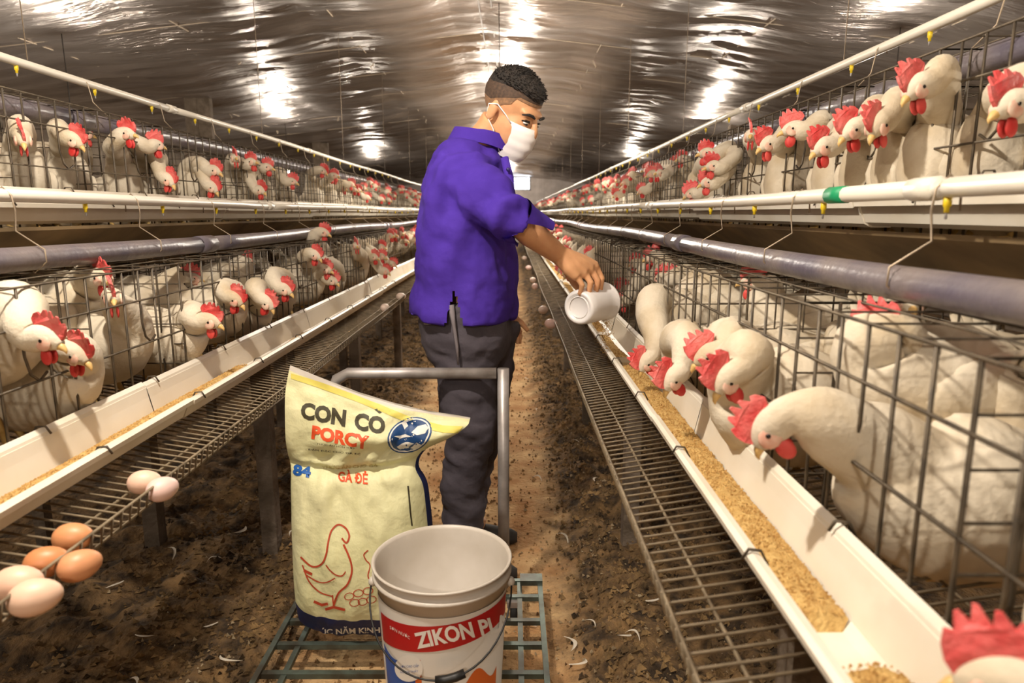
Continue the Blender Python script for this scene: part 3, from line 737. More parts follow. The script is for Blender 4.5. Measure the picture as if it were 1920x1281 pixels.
LL = [
    ((84, 634, 0.575), (-60, 640, 0.78), (0.9, -0.15, -0.38), 'large white hen at the left picture edge reaching over the lower left trough'),
    ((142, 662, 0.60), (60, 720, 0.76), (0.78, -0.25, -0.52), 'white hen with bowed head just below the large one, lower left cages'),
    ((212, 558, 0.66), (190, 650, 0.80), (0.5, -0.8, -0.15), 'white hen upright behind the bars facing the camera, lower left cages'),
    ((188, 520, 0.74), (110, 575, 0.93), (0.8, -0.4, -0.3), 'white hen deeper in the lower left cage with comb under the grey pipe'),
    ((392, 602, 0.56), (290, 640, 0.75), (0.93, -0.15, -0.35), 'white hen stretching out over the lower left trough with pale beak'),
    ((440, 560, 0.585), (385, 590, 0.76), (0.75, -0.25, -0.6), 'fluffy white hen bowing right, second beyond the stretching hen, lower left'),
    ((500, 566, 0.55), (440, 600, 0.76), (0.6, -0.2, -0.75), 'white hen with big drooping red comb over the lower left trough'),
    ((534, 542, 0.56), (495, 560, 0.76), (0.75, -0.3, -0.5), 'white hen with raised spiky comb beside the drooping comb, lower left'),
    ((590, 478, 0.59), (555, 535, 0.75), (0.75, -0.3, -0.55), 'tall leaning white hen with long neck, lower left cages midway'),
    ((606, 436, 0.66), (575, 510, 0.82), (0.9, -0.2, -0.35), 'white hen sticking its neck above the lower left grey pipe'),
    ((610, 505, 0.58), (590, 540, 0.76), (0.85, -0.3, -0.3), 'white hen with red face below the tall leaning hen, lower left'),
    ((622, 525, 0.56), (604, 548, 0.78), (0.8, -0.2, -0.5), 'white hen with lowest head below the tall leaning hen, lower left'),
    ((668, 462, 0.60), (650, 510, 0.75), (0.4, -0.9, 0.0), 'white hen facing the camera right of the tall leaning hen, lower left'),
    ((702, 482, 0.57), (680, 505, 0.76), (0.8, -0.5, -0.3), 'white hen bowing next to the man, lower left cages'),
]
LR = [
    ((1447, 800, 0.545), (1800, 950, 0.80), (-0.40, 0.10, -0.86), 'largest white hen reaching over the lower right trough in front'),
    ((1366, 706, 0.545), (1480, 760, 0.72), (-0.55, -0.15, -0.78), 'white hen with hooked beak beyond the largest one, lower right cages'),
    ((1330, 664, 0.575), (1450, 690, 0.76), (-0.75, 0.0, -0.6), 'white hen with head held behind two others, lower right cages'),
    ((1262, 706, 0.535), (1340, 690, 0.72), (-0.45, -0.2, -0.84), 'white hen with head sunk over the feed, lower right trough'),
    ((1212, 676, 0.555), (1285, 605, 0.71), (-0.45, -0.2, -0.84), 'white hen diving steeply head first into the lower right trough'),
    ((1652, 626, 0.72), (1770, 730, 0.83), (-0.8, 0.45, -0.25), 'white hen behind the bars with comb poking out of the cage top, right'),
    ((1890, 1282, 0.565), (2250, 1420, 0.80), (-0.75, 0.5, -0.35), 'blurred white hen at the lower right corner with big red comb'),
]
lastY = {}
for tier, s, lst in ((1, -1, UL), (1, 1, UR), (0, -1, LL), (0, 1, LR)):
    ymax = 0
    for h, b, d, lab in lst: ymax = max(ymax, custom_hen(tier, s, h, b, d, lab, fat=random.uniform(0.97, 1.05)))
    lastY[(tier, s)] = ymax
lastY[(0, 1)] = 1.75
# hens sitting deeper in the near cages, behind the ones at the trough
INNER = [(0, -1, 1.10, 0.92, 'white hen crouching at the back of the lower left cage, nearest'), (0, -1, 1.55, 0.90, 'white hen standing at the back of the lower left cage behind the bars'),
         (0, -1, 2.05, 0.92, 'white hen at the back of the lower left cages, left of the fluffy hen'), (0, -1, 2.6, 0.9, 'white hen at the back of the lower left cages, behind the drooping comb'),
         (0, 1, 0.45, 0.95, 'white hen at the back of the lower right cage at the right picture edge'), (0, 1, 0.95, 0.93, 'white hen at the back of the lower right cage behind the largest hen'), (0, 1, 1.22, 0.90, 'white hen at the back of the lower right cage behind the hooked beak'),
         (0, 1, 1.55, 0.93, 'white hen at the back of the lower right cage behind the diving hen'),
         (1, -1, 1.75, 1.32, 'white hen at the back of the upper left cages near the left edge'), (1, -1, 2.3, 1.32, 'white hen at the back of the upper left cages near the bulb'),
         (1, 1, 1.15, 1.3, 'white hen at the back of the upper right cages below the tallest one'), (1, 1, 1.6, 1.3, 'white hen at the back of the upper right cages behind the group')]
for tier, s, y, ax, lab in INNER:
    bd = V((-s * random.uniform(0.2, 0.8), random.choice((-1, 1)) * random.uniform(0.4, 0.9), 0)).normalized()
    bc = V((0, 0, 0.185)); hc = bc + bd * 0.15 + V((0, 0, random.uniform(0.06, 0.14)))
    g = hen_geo(bc, bd, hc, (bd + V((random.uniform(-.4, .4), random.uniform(-.4, .4), -0.1))))
    place_hen(hen_meshes(g, bc, bd), (s * ax, y, FLOORZ[tier]), 0, lab, 'white hens in the %s %s cages' % (('lower', 'upper')[tier], SIDES[s]))
# templates facing +x, then copied down the rows
TPL = {0: [], 1: []}
for tier in (0, 1):
    for hx, hy, hz, d in (((0.24, 0.02, 0.13, (0.85, -0.1, -0.5)), (0.21, -0.03, 0.20, (0.9, -0.3, -0.3)), (0.17, 0.03, 0.29, (0.9, 0.35, -0.1)), (0.25, 0.0, 0.10, (0.7, 0.1, -0.7)), (0.19, 0.0, 0.25, (0.75, -0.6, -0.2)), (0.16, -0.02, 0.31, (0.5, -0.8, 0.0))) if tier == 0 else
                          ((0.16, 0.0, 0.31, (0.95, -0.2, -0.1)), (0.19, 0.03, 0.26, (0.9, 0.2, -0.35)), (0.15, -0.02, 0.30, (0.5, -0.85, 0.0)), (0.22, 0.0, 0.18, (0.85, -0.2, -0.45)), (0.17, 0.02, 0.29, (0.7, 0.7, -0.1)), (0.20, -0.03, 0.23, (0.9, -0.35, -0.3)))):
        bc = V((0, 0, 0.185 if tier == 0 else 0.10)); bd = V((1, 0, 0.12 if tier == 0 else 1.0)).normalized()
        g = hen_geo(bc, bd, V((hx, hy, hz)), V(d), fat=0.84 if tier == 0 else 0.78)
        TPL[tier].append(hen_meshes(g, bc, bd))
ORD = ['first', 'second', 'third', 'fourth', 'fifth', 'sixth', 'seventh', 'eighth', 'ninth', 'tenth', 'eleventh', 'twelfth']
NEARREF = {(1, -1): 'beyond the long arched neck in the upper left cages', (1, 1): 'beyond the hen standing alone in the upper right cages', (0, -1): 'beyond the bowing hen in the lower left cages', (0, 1): 'beyond the diving hen in the lower right cages'}
PLACEW = {(1, -1): 'upper left', (1, 1): 'upper right', (0, -1): 'lower left', (0, 1): 'lower right'}
farmb = {}
SMALL = ('body', 'comb', 'wattle', 'face', 'beak', 'tail')
for tier in (0, 1):
    for s in (-1, 1):
        y = lastY[(tier, s)] + 0.12; k = 0; cnt = 0; start = y
        lowm = MB()
        while y < 26.2:
            ax = ((0.77, 1.17)[tier]) + random.uniform(-0.02, 0.05)
            if tier == 0 and s == 1 and y < 3.3: ax += 0.13
            rz = (0 if s < 0 else math.pi) + random.uniform(-0.45, 0.45)
            if y < 9.0:
                t = random.choice(TPL[tier])
                near = cnt < 12
                lab = '%s white hen %s' % (ORD[cnt], NEARREF[(tier, s)]) if near else 'small distant white hen far down the %s cage row' % PLACEW[(tier, s)]
                place_hen(t, (s * ax, y, FLOORZ[tier]), rz, lab, 'white hens in the %s cages' % PLACEW[(tier, s)] if near else 'distant hens down the %s cages' % PLACEW[(tier, s)], None if y < 3.5 else SMALL)
                cnt += 1; y += random.uniform(0.12, 0.17) if y < 5.5 else random.uniform(0.13, 0.19)
            else:
                bc = V((0, 0, 0.185)); g = hen_geo(bc, V((1, 0, 0.1)), V((random.uniform(0.14, 0.22), random.uniform(-.04, .04), random.uniform(0.2, 0.31))), V((0.9, random.uniform(-.5, .5), -0.2)), low=True)
                R = Matrix.Translation((s * ax, y, FLOORZ[tier])) @ Matrix.Rotation(rz, 4, 'Z')
                for key, mi in (('body', 0), ('comb', 1)):
                    q = g[key]; b0 = len(lowm.v); lowm.v += [R @ v for v in q.v]; lowm.f += [tuple(i + b0 for i in f) for f in q.f]; lowm.m += [mi] * len(q.f)
                y += random.uniform(0.15, 0.22)
        lowm.mi = 1
        o = lowm.build('far_hens', [M['hen'], M['comb']]); tag(o, 'crowd of tiny white hens at the far end of the %s cages' % PLACEW[(tier, s)], 'hens', kind='stuff')

# ================================================================== EGGS
def egg(px, py, s, ci, label, up=0.0, ang=0.0, size=1.0, group='eggs on the left egg tray'):
    d = ray(px, py)     # where the line of sight meets the tray plane raised by the egg's radius
    # |x| = s*(CAMX + t dx), z = 1.2 + t dz ; tray z = 0.70 + (|x|-0.41)*0.16 + 0.023
    A = d.z - 0.16 * s * d.x; Bq = 0.70 + (s * CAMX - 0.41) * 0.16 + 0.0225 * size + up - CAMZ
    t = Bq / A; c = CAMP + d * t
    mb = MB(); ax = V((math.cos(ang), math.sin(ang), 0)); ay = V((-math.sin(ang), math.cos(ang), 0)); rings = []
    for i in range(13):
        th = math.pi * i / 12; r = 0.0215 * size * math.sin(th) * (1 + 0.10 * math.cos(th)); h = -0.0285 * size * math.cos(th)
        r = max(r, 0.0004)
        rings.append([c + ax * h + ay * r * math.cos(2 * math.pi * j / 18) + UP * r * math.sin(2 * math.pi * j / 18) for j in range(18)])
    mb.rings(rings)
    o = link('egg', mb.mesh('egg', [M['egg%d' % ci]], True, c), None, c); tag(o, label, 'egg', group)
egg(137, 1008, -1, 0, 'brown egg, topmost of the three clustered on the left egg tray', ang=0.1)
egg(88, 1054, -1, 1, 'darkest brown egg, left one of the three on the left egg tray', ang=0.4)
egg(150, 1060, -1, 2, 'brown egg at the wire lip, right one of the three on the left tray', ang=0.9)
egg(34, 1094, -1, 3, 'pale pink egg at the left picture edge, upper of the pair', ang=0.2, size=1.06)
egg(66, 1120, -1, 4, 'pale peach egg at the wire lip near the left picture edge, lower of the pair', ang=0.5, size=1.08)
egg(271, 904, -1, 5, 'pale peach egg on the left tray, left of the far pair', ang=0.3)
egg(305, 917, -1, 6, 'pinkish white egg on the left tray at the wire lip, right of the far pair', ang=1.0)
egg(722, 577, -1, 7, 'small far egg on the left tray beside the bag top', ang=1.2)
egg(752, 556, -1, 7, 'small far egg on the left tray touching the shirt hem', ang=0.2)
for i, (px, py, w) in enumerate(((1033, 607, 'nearest egg on the right egg tray, below the scoop'), (1019, 581, 'second egg along the right egg tray'), (1003, 537, 'third egg along the right tray, right one of a touching pair'), (999, 525, 'fourth egg along the right tray, farther of a touching pair'), (991, 502, 'fifth small egg along the right tray'), (983, 484, 'farthest small egg on the right tray, beside the shirt'))):
    egg(px, py, 1, 7 if i % 2 else 6, 'white ' + w, ang=0.7 * i, group='eggs on the right egg tray')

# ================================================================== FEATHERS
fm = []
for v in range(3):
    mb = MB(); cur = (0.9, -1.3, 1.6)[v]; W_ = (0.0035, 0.006, 0.0045)[v]
    mb.grid(lambda u, w: (0.055 * (w - 0.5), (u - 0.5) * 2 * W_ * math.sin(math.pi * min(1, 0.12 + 0.88 * w)) ** 0.7 + cur * (w - 0.5) ** 2 * 0.06, 0.004 + 0.010 * math.sin(w * 2.6) + 0.003 * abs(u - 0.5)), 4, 7)
    fm.append(mb.mesh('feather', [M['feather']]))
SPOTS = [(270, 1215), (220, 1110), (400, 1050), (330, 1040), (455, 990), (412, 880), (545, 1010), (395, 1180), (420, 1250), (260, 1265), (1075, 1195), (1110, 1165), (1060, 990), (1115, 905), (1190, 1195), (1230, 1130), (1175, 1215), (1010, 880), (1030, 860), (990, 1150), (1080, 830), (1005, 760), (985, 700), (1095, 1240)]
for i, (px, py) in enumerate(SPOTS):
    q = PZ(px, py, 0.05); q.z = floor_z(q.x, q.y) + 0.006
    side = 'left' if px < 600 else 'right'
    o = link('feather', fm[i % 3], None, q); o.rotation_euler = (random.uniform(-.3, .3), random.uniform(-.3, .3), random.uniform(0, 6.3)); k = random.uniform(0.7, 1.25); o.scale = (k, k, k)
    tag(o, 'small curled white feather lying on the %s manure' % side, 'feather', 'feathers on the %s manure' % side)

# ================================================================== CART
CX0, CX1, CY0, CY1, CZ = -0.408, 0.302, 1.02, 1.93, 0.088
cart = empty('push_cart', ((CX0 + CX1) / 2, 1.5, 0)); tag(cart, 'low green-grey steel push cart with slatted bed carrying the sack and bucket', 'cart')
for nm_, x, z in (('rail', CX0, CZ + 0.004), ('rail', CX0 + 0.062, CZ - 0.006), ('rail', CX1, CZ + 0.004), ('rail', CX1 - 0.062, CZ - 0.006)):
    mb = MB(); mb.box((x - 0.007, CY0, z - 0.012), (x + 0.007, CY1, z)); part(nm_, mb, M['cartsteel'], cart, False)
for y in (1.04, 1.15, 1.265, 1.38, 1.495, 1.61, 1.716, 1.836, 1.925):
    mb = MB(); mb.box((CX0, y - 0.008, CZ - 0.018), (CX1, y + 0.008, CZ - 0.004)); part('slat', mb, M['cartsteel'], cart, False)
for x in (CX0 + 0.08, CX1 - 0.08):
    for y in (CY0 + 0.1, CY1 - 0.1):
        mb = MB(); mb.lathe([(0.0, -0.011), (0.024, -0.011), (0.029, -0.006), (0.029, 0.006), (0.024, 0.011), (0.0, 0.011)], (x, y, 0.032), 18, (1, 0, 0)); w = part('wheel', mb, M['rubber'], cart)
        mb = MB(); mb.box((x - 0.02, y - 0.018, 0.058), (x + 0.02, y + 0.018, CZ - 0.012))
        mb.box((x - 0.017, y - 0.012, 0.026), (x - 0.014, y + 0.012, 0.06)); mb.box((x + 0.014, y - 0.012, 0.026), (x + 0.017, y + 0.012, 0.06)); part('caster_fork', mb, M['galv'], w, False)
HY = 1.90; HXR = P(944, 850, HY).x; HXL = -0.30; HZ = P(944, 700, HY).z
mb = MB()
mb.tube([(HXL, HY, CZ - 0.01), (HXL, HY, HZ - 0.05), (HXL + 0.012, HY, HZ - 0.018), (HXL + 0.045, HY, HZ)] + [(HXR - 0.02, HY, HZ)], 0.0165, 14)
part('handle', mb, M['galv'], cart)
mb = MB(); mb.tube([(HXR, HY, CZ - 0.01), (HXR, HY, HZ + 0.014)], 0.017, 14); part('handle_post', mb, M['galv'], cart)
mb = MB(); mb.box((CX1 - 0.06, HY - 0.01, CZ - 0.004), (CX1 + 0.008, CY1 + 0.004, CZ + 0.012)); part('corner_plate', mb, M['cartsteel'], cart, False)

# ================================================================== PRINT HELPERS (flat lettering laid on a surface)
def bvh_of(obj):
    me = obj.data; mw = Matrix.Translation(sum_loc(obj))
    return BVHTree.FromPolygons([mw @ v.co for v in me.vertices], [tuple(p.vertices) for p in me.polygons])
def sum_loc(o):
    l = V((0, 0, 0))
    while o: l = l + o.location; o = o.parent
    return l
def on_surface(bvh, px, py, off):
    d = ray(px, py).normalized(); h = bvh.ray_cast(CAMP, d)
    if h[0] is None: return None
    n = h[1] if h[1].dot(d) < 0 else -h[1]
    return h[0] + n * off
def refine(bm, mx):
    bmesh.ops.triangulate(bm, faces=bm.faces[:])
    for _ in range(5):
        ed = [e for e in bm.edges if e.calc_length() > mx]
        if not ed: break
        bmesh.ops.subdivide_edges(bm, edges=ed, cuts=1); bmesh.ops.triangulate(bm, faces=[f for f in bm.faces if len(f.verts) > 3])
def decal(name, bm, bvh, m, root, off=0.0012, mx=7.0):
    refine(bm, mx); vs = {}; mb = MB()
    for v in bm.verts: vs[v] = on_surface(bvh, v.co.x, v.co.y, off)
    idx = {}
    for f in bm.faces:
        if all(vs[v] is not None for v in f.verts):
            q = []
            for v in f.verts:
                if v not in idx: idx[v] = len(mb.v); mb.v.append(vs[v])
                q.append(idx[v])
            mb.f.append(tuple(q)); mb.m.append(0)
    bm.free()
    if mb.f: return part(name, mb, m, root)
def poly_bm(polys):
    bm = bmesh.new()
    for p in polys:
        try: bm.faces.new([bm.verts.new((x, y, 0)) for x, y in p])
        except ValueError: pass
    return bm
def text_bm(txt, tl, tr, bl, bold=0.02):
    """text stretched over the parallelogram given by its top-left, top-right and bottom-left pixels"""
    c = bpy.data.curves.new('t', 'FONT'); c.body = txt; c.offset = bold; c.resolution_u = 3; c.fill_mode = 'BOTH'
    o = bpy.data.objects.new('t', c); COL.objects.link(o)
    me = bpy.data.meshes.new_from_object(o.evaluated_get(bpy.context.evaluated_depsgraph_get()))
    bpy.data.objects.remove(o); bpy.data.curves.remove(c)
    bm = bmesh.new(); bm.from_mesh(me); bpy.data.meshes.remove(me)
    xs = [v.co.x for v in bm.verts]; ys_ = [v.co.y for v in bm.verts]; x0, x1, y0, y1 = min(xs), max(xs), min(ys_), max(ys_)
    for v in bm.verts:
        u = (v.co.x - x0) / (x1 - x0); w = (y1 - v.co.y) / (y1 - y0)
        v.co = V((tl[0] + (tr[0] - tl[0]) * u + (bl[0] - tl[0]) * w, tl[1] + (tr[1] - tl[1]) * u + (bl[1] - tl[1]) * w, 0))
    bmesh.ops.remove_doubles(bm, verts=bm.verts[:], dist=0.02)
    return bm
def stroke_polys(pts, w):
    out = []
    for a, b in zip(pts[:-1], pts[1:]):
        d = V((b[0] - a[0], b[1] - a[1])); 
        if d.length < 1e-6: continue
        d.normalize(); n = V((-d.y, d.x)) * w / 2; e = d * w * 0.3
        out.append([(a[0] + n.x - e.x, a[1] + n.y - e.y), (b[0] + n.x + e.x, b[1] + n.y + e.y), (b[0] - n.x + e.x, b[1] - n.y + e.y), (a[0] - n.x - e.x, a[1] - n.y - e.y)])
    return out
def smooth2(pts, k=5): return [(p[0], p[1]) for p in crm(pts, k)]

# ================================================================== FEED SACK
BY = 1.70
sack = empty('feed_sack', (P(680, 1100, BY).x, BY, CZ)); tag(sack, 'half-open yellow woven feed sack with blue base band standing on the cart', 'sack')
def bz(px, z): q = P(px, 1000, BY); d = (BY) ; return V((CAMX + (px - 960) / FPX * ((BY) * CF + (CAMZ - z) * SF), BY, z))
RG = []   # left, right, half thickness, forward shift
def rg(l, r, b, fw=0.0): RG.append((l, r, b, fw))
rg(bz(590, CZ), bz(782, CZ), 0.050)
rg(bz(566, CZ + 0.012), bz(800, CZ + 0.012), 0.082)
rg(bz(558, CZ + 0.05), bz(806, CZ + 0.05), 0.105)
rg(P(552, 1080, BY), P(810, 1080, BY), 0.118)
rg(P(549, 1000, BY), P(812, 1000, BY), 0.118)
rg(P(548, 940, BY), P(806, 935, BY), 0.108)
rg(P(546, 890, BY), P(800, 900, BY), 0.085)
rg(P(546, 862, BY), P(786, 868, BY), 0.052, 0.01)
rg(P(545, 846, BY), P(800, 838, BY), 0.034, 0.022)
rg(P(545, 815, BY), P(838, 816, BY), 0.030, 0.040)
rg(P(545, 775, BY), P(864, 800, BY), 0.024, 0.045)
rg(P(543, 735, BY), P(878, 790, BY), 0.017, 0.035)
rg(P(545, 708, BY), P(881, 785, BY), 0.012, 0.028)
rg(P(550, 681, BY), P(883, 778, BY), 0.006, 0.025)
flat = [tuple(l) + tuple(r) + (b, f) for l, r, b, f in RG]
KS = 5; SM = crm(flat, KS); NU = 44
def sack_pt(i, u, sd):
    q = SM[i]; l, r, b, fw = V(q[0:3]), V(q[3:6]), max(q[6], 0.003), q[7]
    p = l + (r - l) * u; e = (1 - abs(2 * u - 1) ** 2.6) ** 0.55
    v = i / (len(SM) - 1)
    if v > 0.6: p.z -= 0.022 * math.sin(math.pi * u) * (v - 0.6) / 0.4        # top edge hangs slightly
    wr = 0.020 * fbm(u * 3.2, v * 6.0, 2.0 + sd) * min(1, b / 0.03) + 0.012 * fbm(u * 7 + v * 6, v * 4 - u * 5, 7 + sd) * min(1, b / 0.02)
    cr = 0.030 * math.exp(-((v - 0.545 + 0.02 * math.sin(u * 4)) / 0.022) ** 2) * e if sd < 0 else 0
    p.y += sd * (b * e + wr * e) - fw + cr
    return p
mb = MB(); n = len(SM)
for sd in (-1, 1):
    b0 = len(mb.v)
    for i in range(n):
        for j in range(NU + 1): mb.v.append(sack_pt(i, j / NU, sd))
    for i in range(n - 1):
        for j in range(NU):
            a = b0 + i * (NU + 1) + j; q = (a, a + 1, a + NU + 2, a + NU + 1)
            mb.f.append(q if sd < 0 else q[::-1])
            v = i / (n - 1); mi = 0
            if i < 2 * KS + 2: mi = 1
            elif sd > 0: mi = 1 if i < 9 * KS else 0
            elif sd < 0 and j >= NU - 1 and i < 8 * KS: mi = 1
            if i >= n - 3: mi = 3
            elif i >= n - 9 and i < n - 6 + 3 and mi == 0: mi = 0
            mb.m.append(mi)
a1 = 0; b1 = n * (NU + 1)
for j in range(NU): mb.f.append((a1 + j, b1 + j, b1 + j + 1, a1 + j + 1)); mb.m.append(1)     # bottom
mb.mi = 3
body = part('sack_body', mb, [M['bag'], M['navy'], M['bagband'], M['bagtop']], sack)
bv = bvh_of(body)
# printed band below the top edge, lettering and pictures
band = [(546, 700), (600, 716), (660, 738), (720, 762), (780, 786), (830, 798), (868, 800)]
band2 = [(868, 812), (830, 812), (780, 800), (720, 774), (660, 750), (600, 728), (546, 710)]
decal('printed_band', poly_bm([[band[i], band[i + 1], band2[-2 - i], band2[-1 - i]] for i in range(len(band) - 1)]), bv, M['bagband'], sack)
decal('lettering', text_bm('CON', (566, 753), (650, 769), (563, 785), 0.05), bv, M['inkdark'], sack)
decal('lettering', text_bm('CO', (666, 773), (723, 783), (664, 806), 0.05), bv, M['inkdark'], sack)
decal('accent_mark', poly_bm([[(702, 768), (707, 766), (716, 774), (711, 776)]]), bv, M['inkdark'], sack)
decal('lettering', text_bm('PORCY', (586, 797), (693, 818), (584, 823), 0.05), bv, M['inkorange'], sack)
decal('small_print', text_bm('THỨC ĂN HỖN HỢP', (594, 829), (665, 838), (594, 834), 0.0), bv, M['inkdark'], sack)
decal('small_print', text_bm('ĐẬM ĐẶC CHO GÀ ĐẺ', (578, 840), (676, 849), (578, 845), 0.0), bv, M['inkdark'], sack)
decal('lettering', text_bm('84', (551, 870), (584, 876), (549, 891), 0.05), bv, M['blueprint'], sack)
decal('small_print', text_bm('THỨC ĂN CHO GÀ', (604, 872), (708, 868), (604, 880), 0.01), bv, M['inkpale'], sack)
decal('lettering', text_bm('GÀ ĐẺ', (634, 878), (690, 884), (634, 903), 0.03), bv, M['inkorange'], sack)
decal('lettering', text_bm('ÚC NĂM KINH', (600, 1176), (712, 1172), (601, 1190), 0.03), bv, M['inkwhite'], sack)
def ellp(cx, cy, a, b, rot, n=28):
    c, s_ = math.cos(rot), math.sin(rot)
    return [(cx + a * math.cos(2 * math.pi * i / n) * c - b * math.sin(2 * math.pi * i / n) * s_, cy + a * math.cos(2 * math.pi * i / n) * s_ + b * math.sin(2 * math.pi * i / n) * c) for i in range(n)]
EC = (768, 816)
decal('emblem_rim', poly_bm([ellp(*EC, 44, 31, -0.45)]), bv, M['bluedk'], sack, 0.0014)
decal('emblem_ring', poly_bm([ellp(*EC, 41, 28.5, -0.45)]), bv, M['inkwhite'], sack, 0.0022)
decal('emblem_field', poly_bm([ellp(*EC, 38, 26, -0.45)]), bv, M['bluedk'], sack, 0.003)
decal('emblem_bird', poly_bm([[(772, 812), (784, 800), (798, 797), (804, 803), (798, 813), (782, 817)], [(752, 792), (760, 788), (766, 800), (758, 806)], [(744, 836), (760, 828), (778, 830), (764, 836), (750, 841)], [(770, 838), (782, 829), (790, 832), (778, 841)], [(738, 818), (760, 814), (772, 818), (752, 822)]]), bv, M['inkwhite'], sack, 0.0038)
# line drawing of a hen with eggs
hen1 = smooth2([(565, 1045), (585, 1062), (603, 1058), (612, 1040), (616, 1015), (622, 995), (634, 984), (648, 990), (655, 1005), (650, 1018), (642, 1010)]) 
hen2 = smooth2([(645, 1022), (655, 1045), (660, 1070), (652, 1095), (635, 1112), (626, 1135)]); hen3 = smooth2([(612, 1060), (625, 1075), (640, 1080), (648, 1072)]); hen4 = smooth2([(575, 1078), (595, 1090), (612, 1092), (628, 1084)]); hen5 = smooth2([(568, 1060), (580, 1090), (600, 1110), (624, 1118)])
pol = []
for st, w in ((hen1, 3.2), (hen2, 3.6), (hen3, 2.2), (hen4, 2.2), (hen5, 2.4), ([(624, 1116), (626, 1138)], 2.5), ([(612, 1142), (626, 1138), (646, 1143)], 5), ([(590, 1128), (604, 1134), (614, 1132)], 5), ([(572, 1070), (584, 1076)], 5), (smooth2([(690, 1032), (682, 1040), (686, 1050), (694, 1060), (690, 1080), (697, 1092)]), 2.2)): pol += stroke_polys(st, w)
for cx, cy in ((655, 1118), (672, 1112), (690, 1108), (665, 1130), (680, 1128), (696, 1124)):
    e = ellp(cx, cy, 9, 6.5, -0.2, 14); pol += stroke_polys(e + [e[0]], 1.5)
decal('hen_drawing', poly_bm(pol), bv, M['inkred'], sack, 0.0016)
decal('printed_line', poly_bm(stroke_polys([(765, 912), (769, 960), (772, 985)], 3)), bv, M['inkdark'], sack)

# ================================================================== BUCKET
BC = PZ(829, 1042, 0.465); bx_, by_ = BC.x, BC.y; BZ0 = CZ + 0.004; BZT = 0.465
bucket = empty('paint_bucket', (bx_, by_, BZ0)); tag(bucket, 'open white paint bucket with red and blue label standing on the cart', 'bucket')
RT = 0.1525
mb = MB()
H_ = BZT - BZ0
prof = [(0.0, 0.0), (0.122, 0.0), (0.126, 0.004), (0.1425, H_ - 0.034), (0.148, H_ - 0.033), (0.1515, H_ - 0.031), (0.1515, H_ - 0.026), (0.147, H_ - 0.024), (0.144, H_ - 0.022), (0.144, H_ - 0.008), (0.1515, H_ - 0.006), (0.1525, H_ - 0.002), (0.1505, H_), (0.1465, H_ - 0.001), (0.1435, H_ - 0.008), (0.142, H_ - 0.02), (0.1375, H_ - 0.035), (0.120, 0.006), (0.0, 0.006)]
mb.lathe(prof, (bx_, by_, BZ0), 64); bbody = part('shell', mb, M['bucket'], bucket)
bbv = bvh_of(bbody)
def cyl_patch(name, a0, a1, z0f, z1f, m, off=0.0012, n=24):
    """printed patch on the bucket wall; z0f, z1f give bottom and top at each angle"""
    mb = MB()
    def f(u, w):
        a = math.radians(a0 + (a1 - a0) * u); z = z0f(u) + (z1f(u) - z0f(u)) * w
        r = 0.126 + (0.1425 - 0.126) * (z - 0.004) / (H_ - 0.038) + off
        return (bx_ + r * math.sin(a), by_ - r * math.cos(a), BZ0 + z)
    mb.grid(f, n, 4); return part(name, mb, m, bucket)
TZ = H_ - 0.060
cyl_patch('label_sheet', -72, 80, lambda u: 0.03, lambda u: TZ, M['lab_white'], 0.0009, 40)
cyl_patch('label_red_band', -62, 78, lambda u: H_ - 0.160 + 0.025 * math.sin(math.pi * min(1, u * 1.1) / 2) + 0.018 * u, lambda u: H_ - 0.092 + 0.024 * math.sin(math.pi * u / 2), M['lab_red'], 0.0018, 40)
cyl_patch('label_blue_panel', -61, -20, lambda u: 0.05, lambda u: H_ - 0.165 + 0.012 * u - 0.02 * math.sin(math.pi * u), M['lab_blue'], 0.0018)
cyl_patch('label_orange_strip', -20, -14, lambda u: 0.05, lambda u: H_ - 0.158, M['lab_orange'], 0.0018, 6)
cyl_patch('label_orange_picture', 8, 62, lambda u: 0.05, lambda u: H_ - 0.215 - 0.02 * math.sin(9 * u), M['lab_orange'], 0.0018)
cyl_patch('label_brown_edge', -79, -73, lambda u: 0.04, lambda u: TZ - 0.002, M['lab_orange'], 0.0014, 4)
decal('brand_lettering', text_bm('ZIKON PLA', (776, 1186), (950, 1150), (784, 1216), 0.035), bbv, M['inkwhite'], bucket, 0.0030)
decal('round_badge', poly_bm([ellp(768, 1252, 26, 25, 0)]), bbv, M['inkwhite'], bucket, 0.0030)
decal('badge_print', text_bm('SƠN CAO CẤP', (752, 1244), (786, 1242), (752, 1251), 0.0), bbv, M['lab_blue'], bucket, 0.0036)
decal('badge_print', text_bm('NGOẠI THẤT', (753, 1255), (785, 1253), (753, 1262), 0.0), bbv, M['lab_blue'], bucket, 0.0036)
decal('small_print', text_bm('SƠN NƯỚC', (733, 1170), (770, 1190), (733, 1178), 0.0), bbv, M['inkwhite'], bucket, 0.0030)
# wire handle hanging in front
hz = BZT - 0.050; hl = V((bx_ - 0.150, by_ - 0.02, hz)); hr = V((bx_ + 0.150, by_ - 0.02, hz))
pts = []
for i in range(25):
    t = math.pi * i / 24; pts.append(V((bx_ - 0.152 * math.cos(t), by_ - 0.02 - 0.150 * math.sin(t) ** 0.85, hz - 0.128 * math.sin(t))))
mb = MB(); mb.tube(pts, 0.0022, 6); hd_ = part('wire_handle', mb, M['black'], bucket)
mb = MB(); mb.tube(pts[12:16], 0.009, 10); part('grip', mb, M['black'], hd_)
for e in (hl, hr):
    mb = MB(); mb.ell(e, (0.009, 0, 0), (0, 0.011, 0), (0, 0, 0.011), 10, 6); part('handle_boss', mb, M['bucket'], bucket)

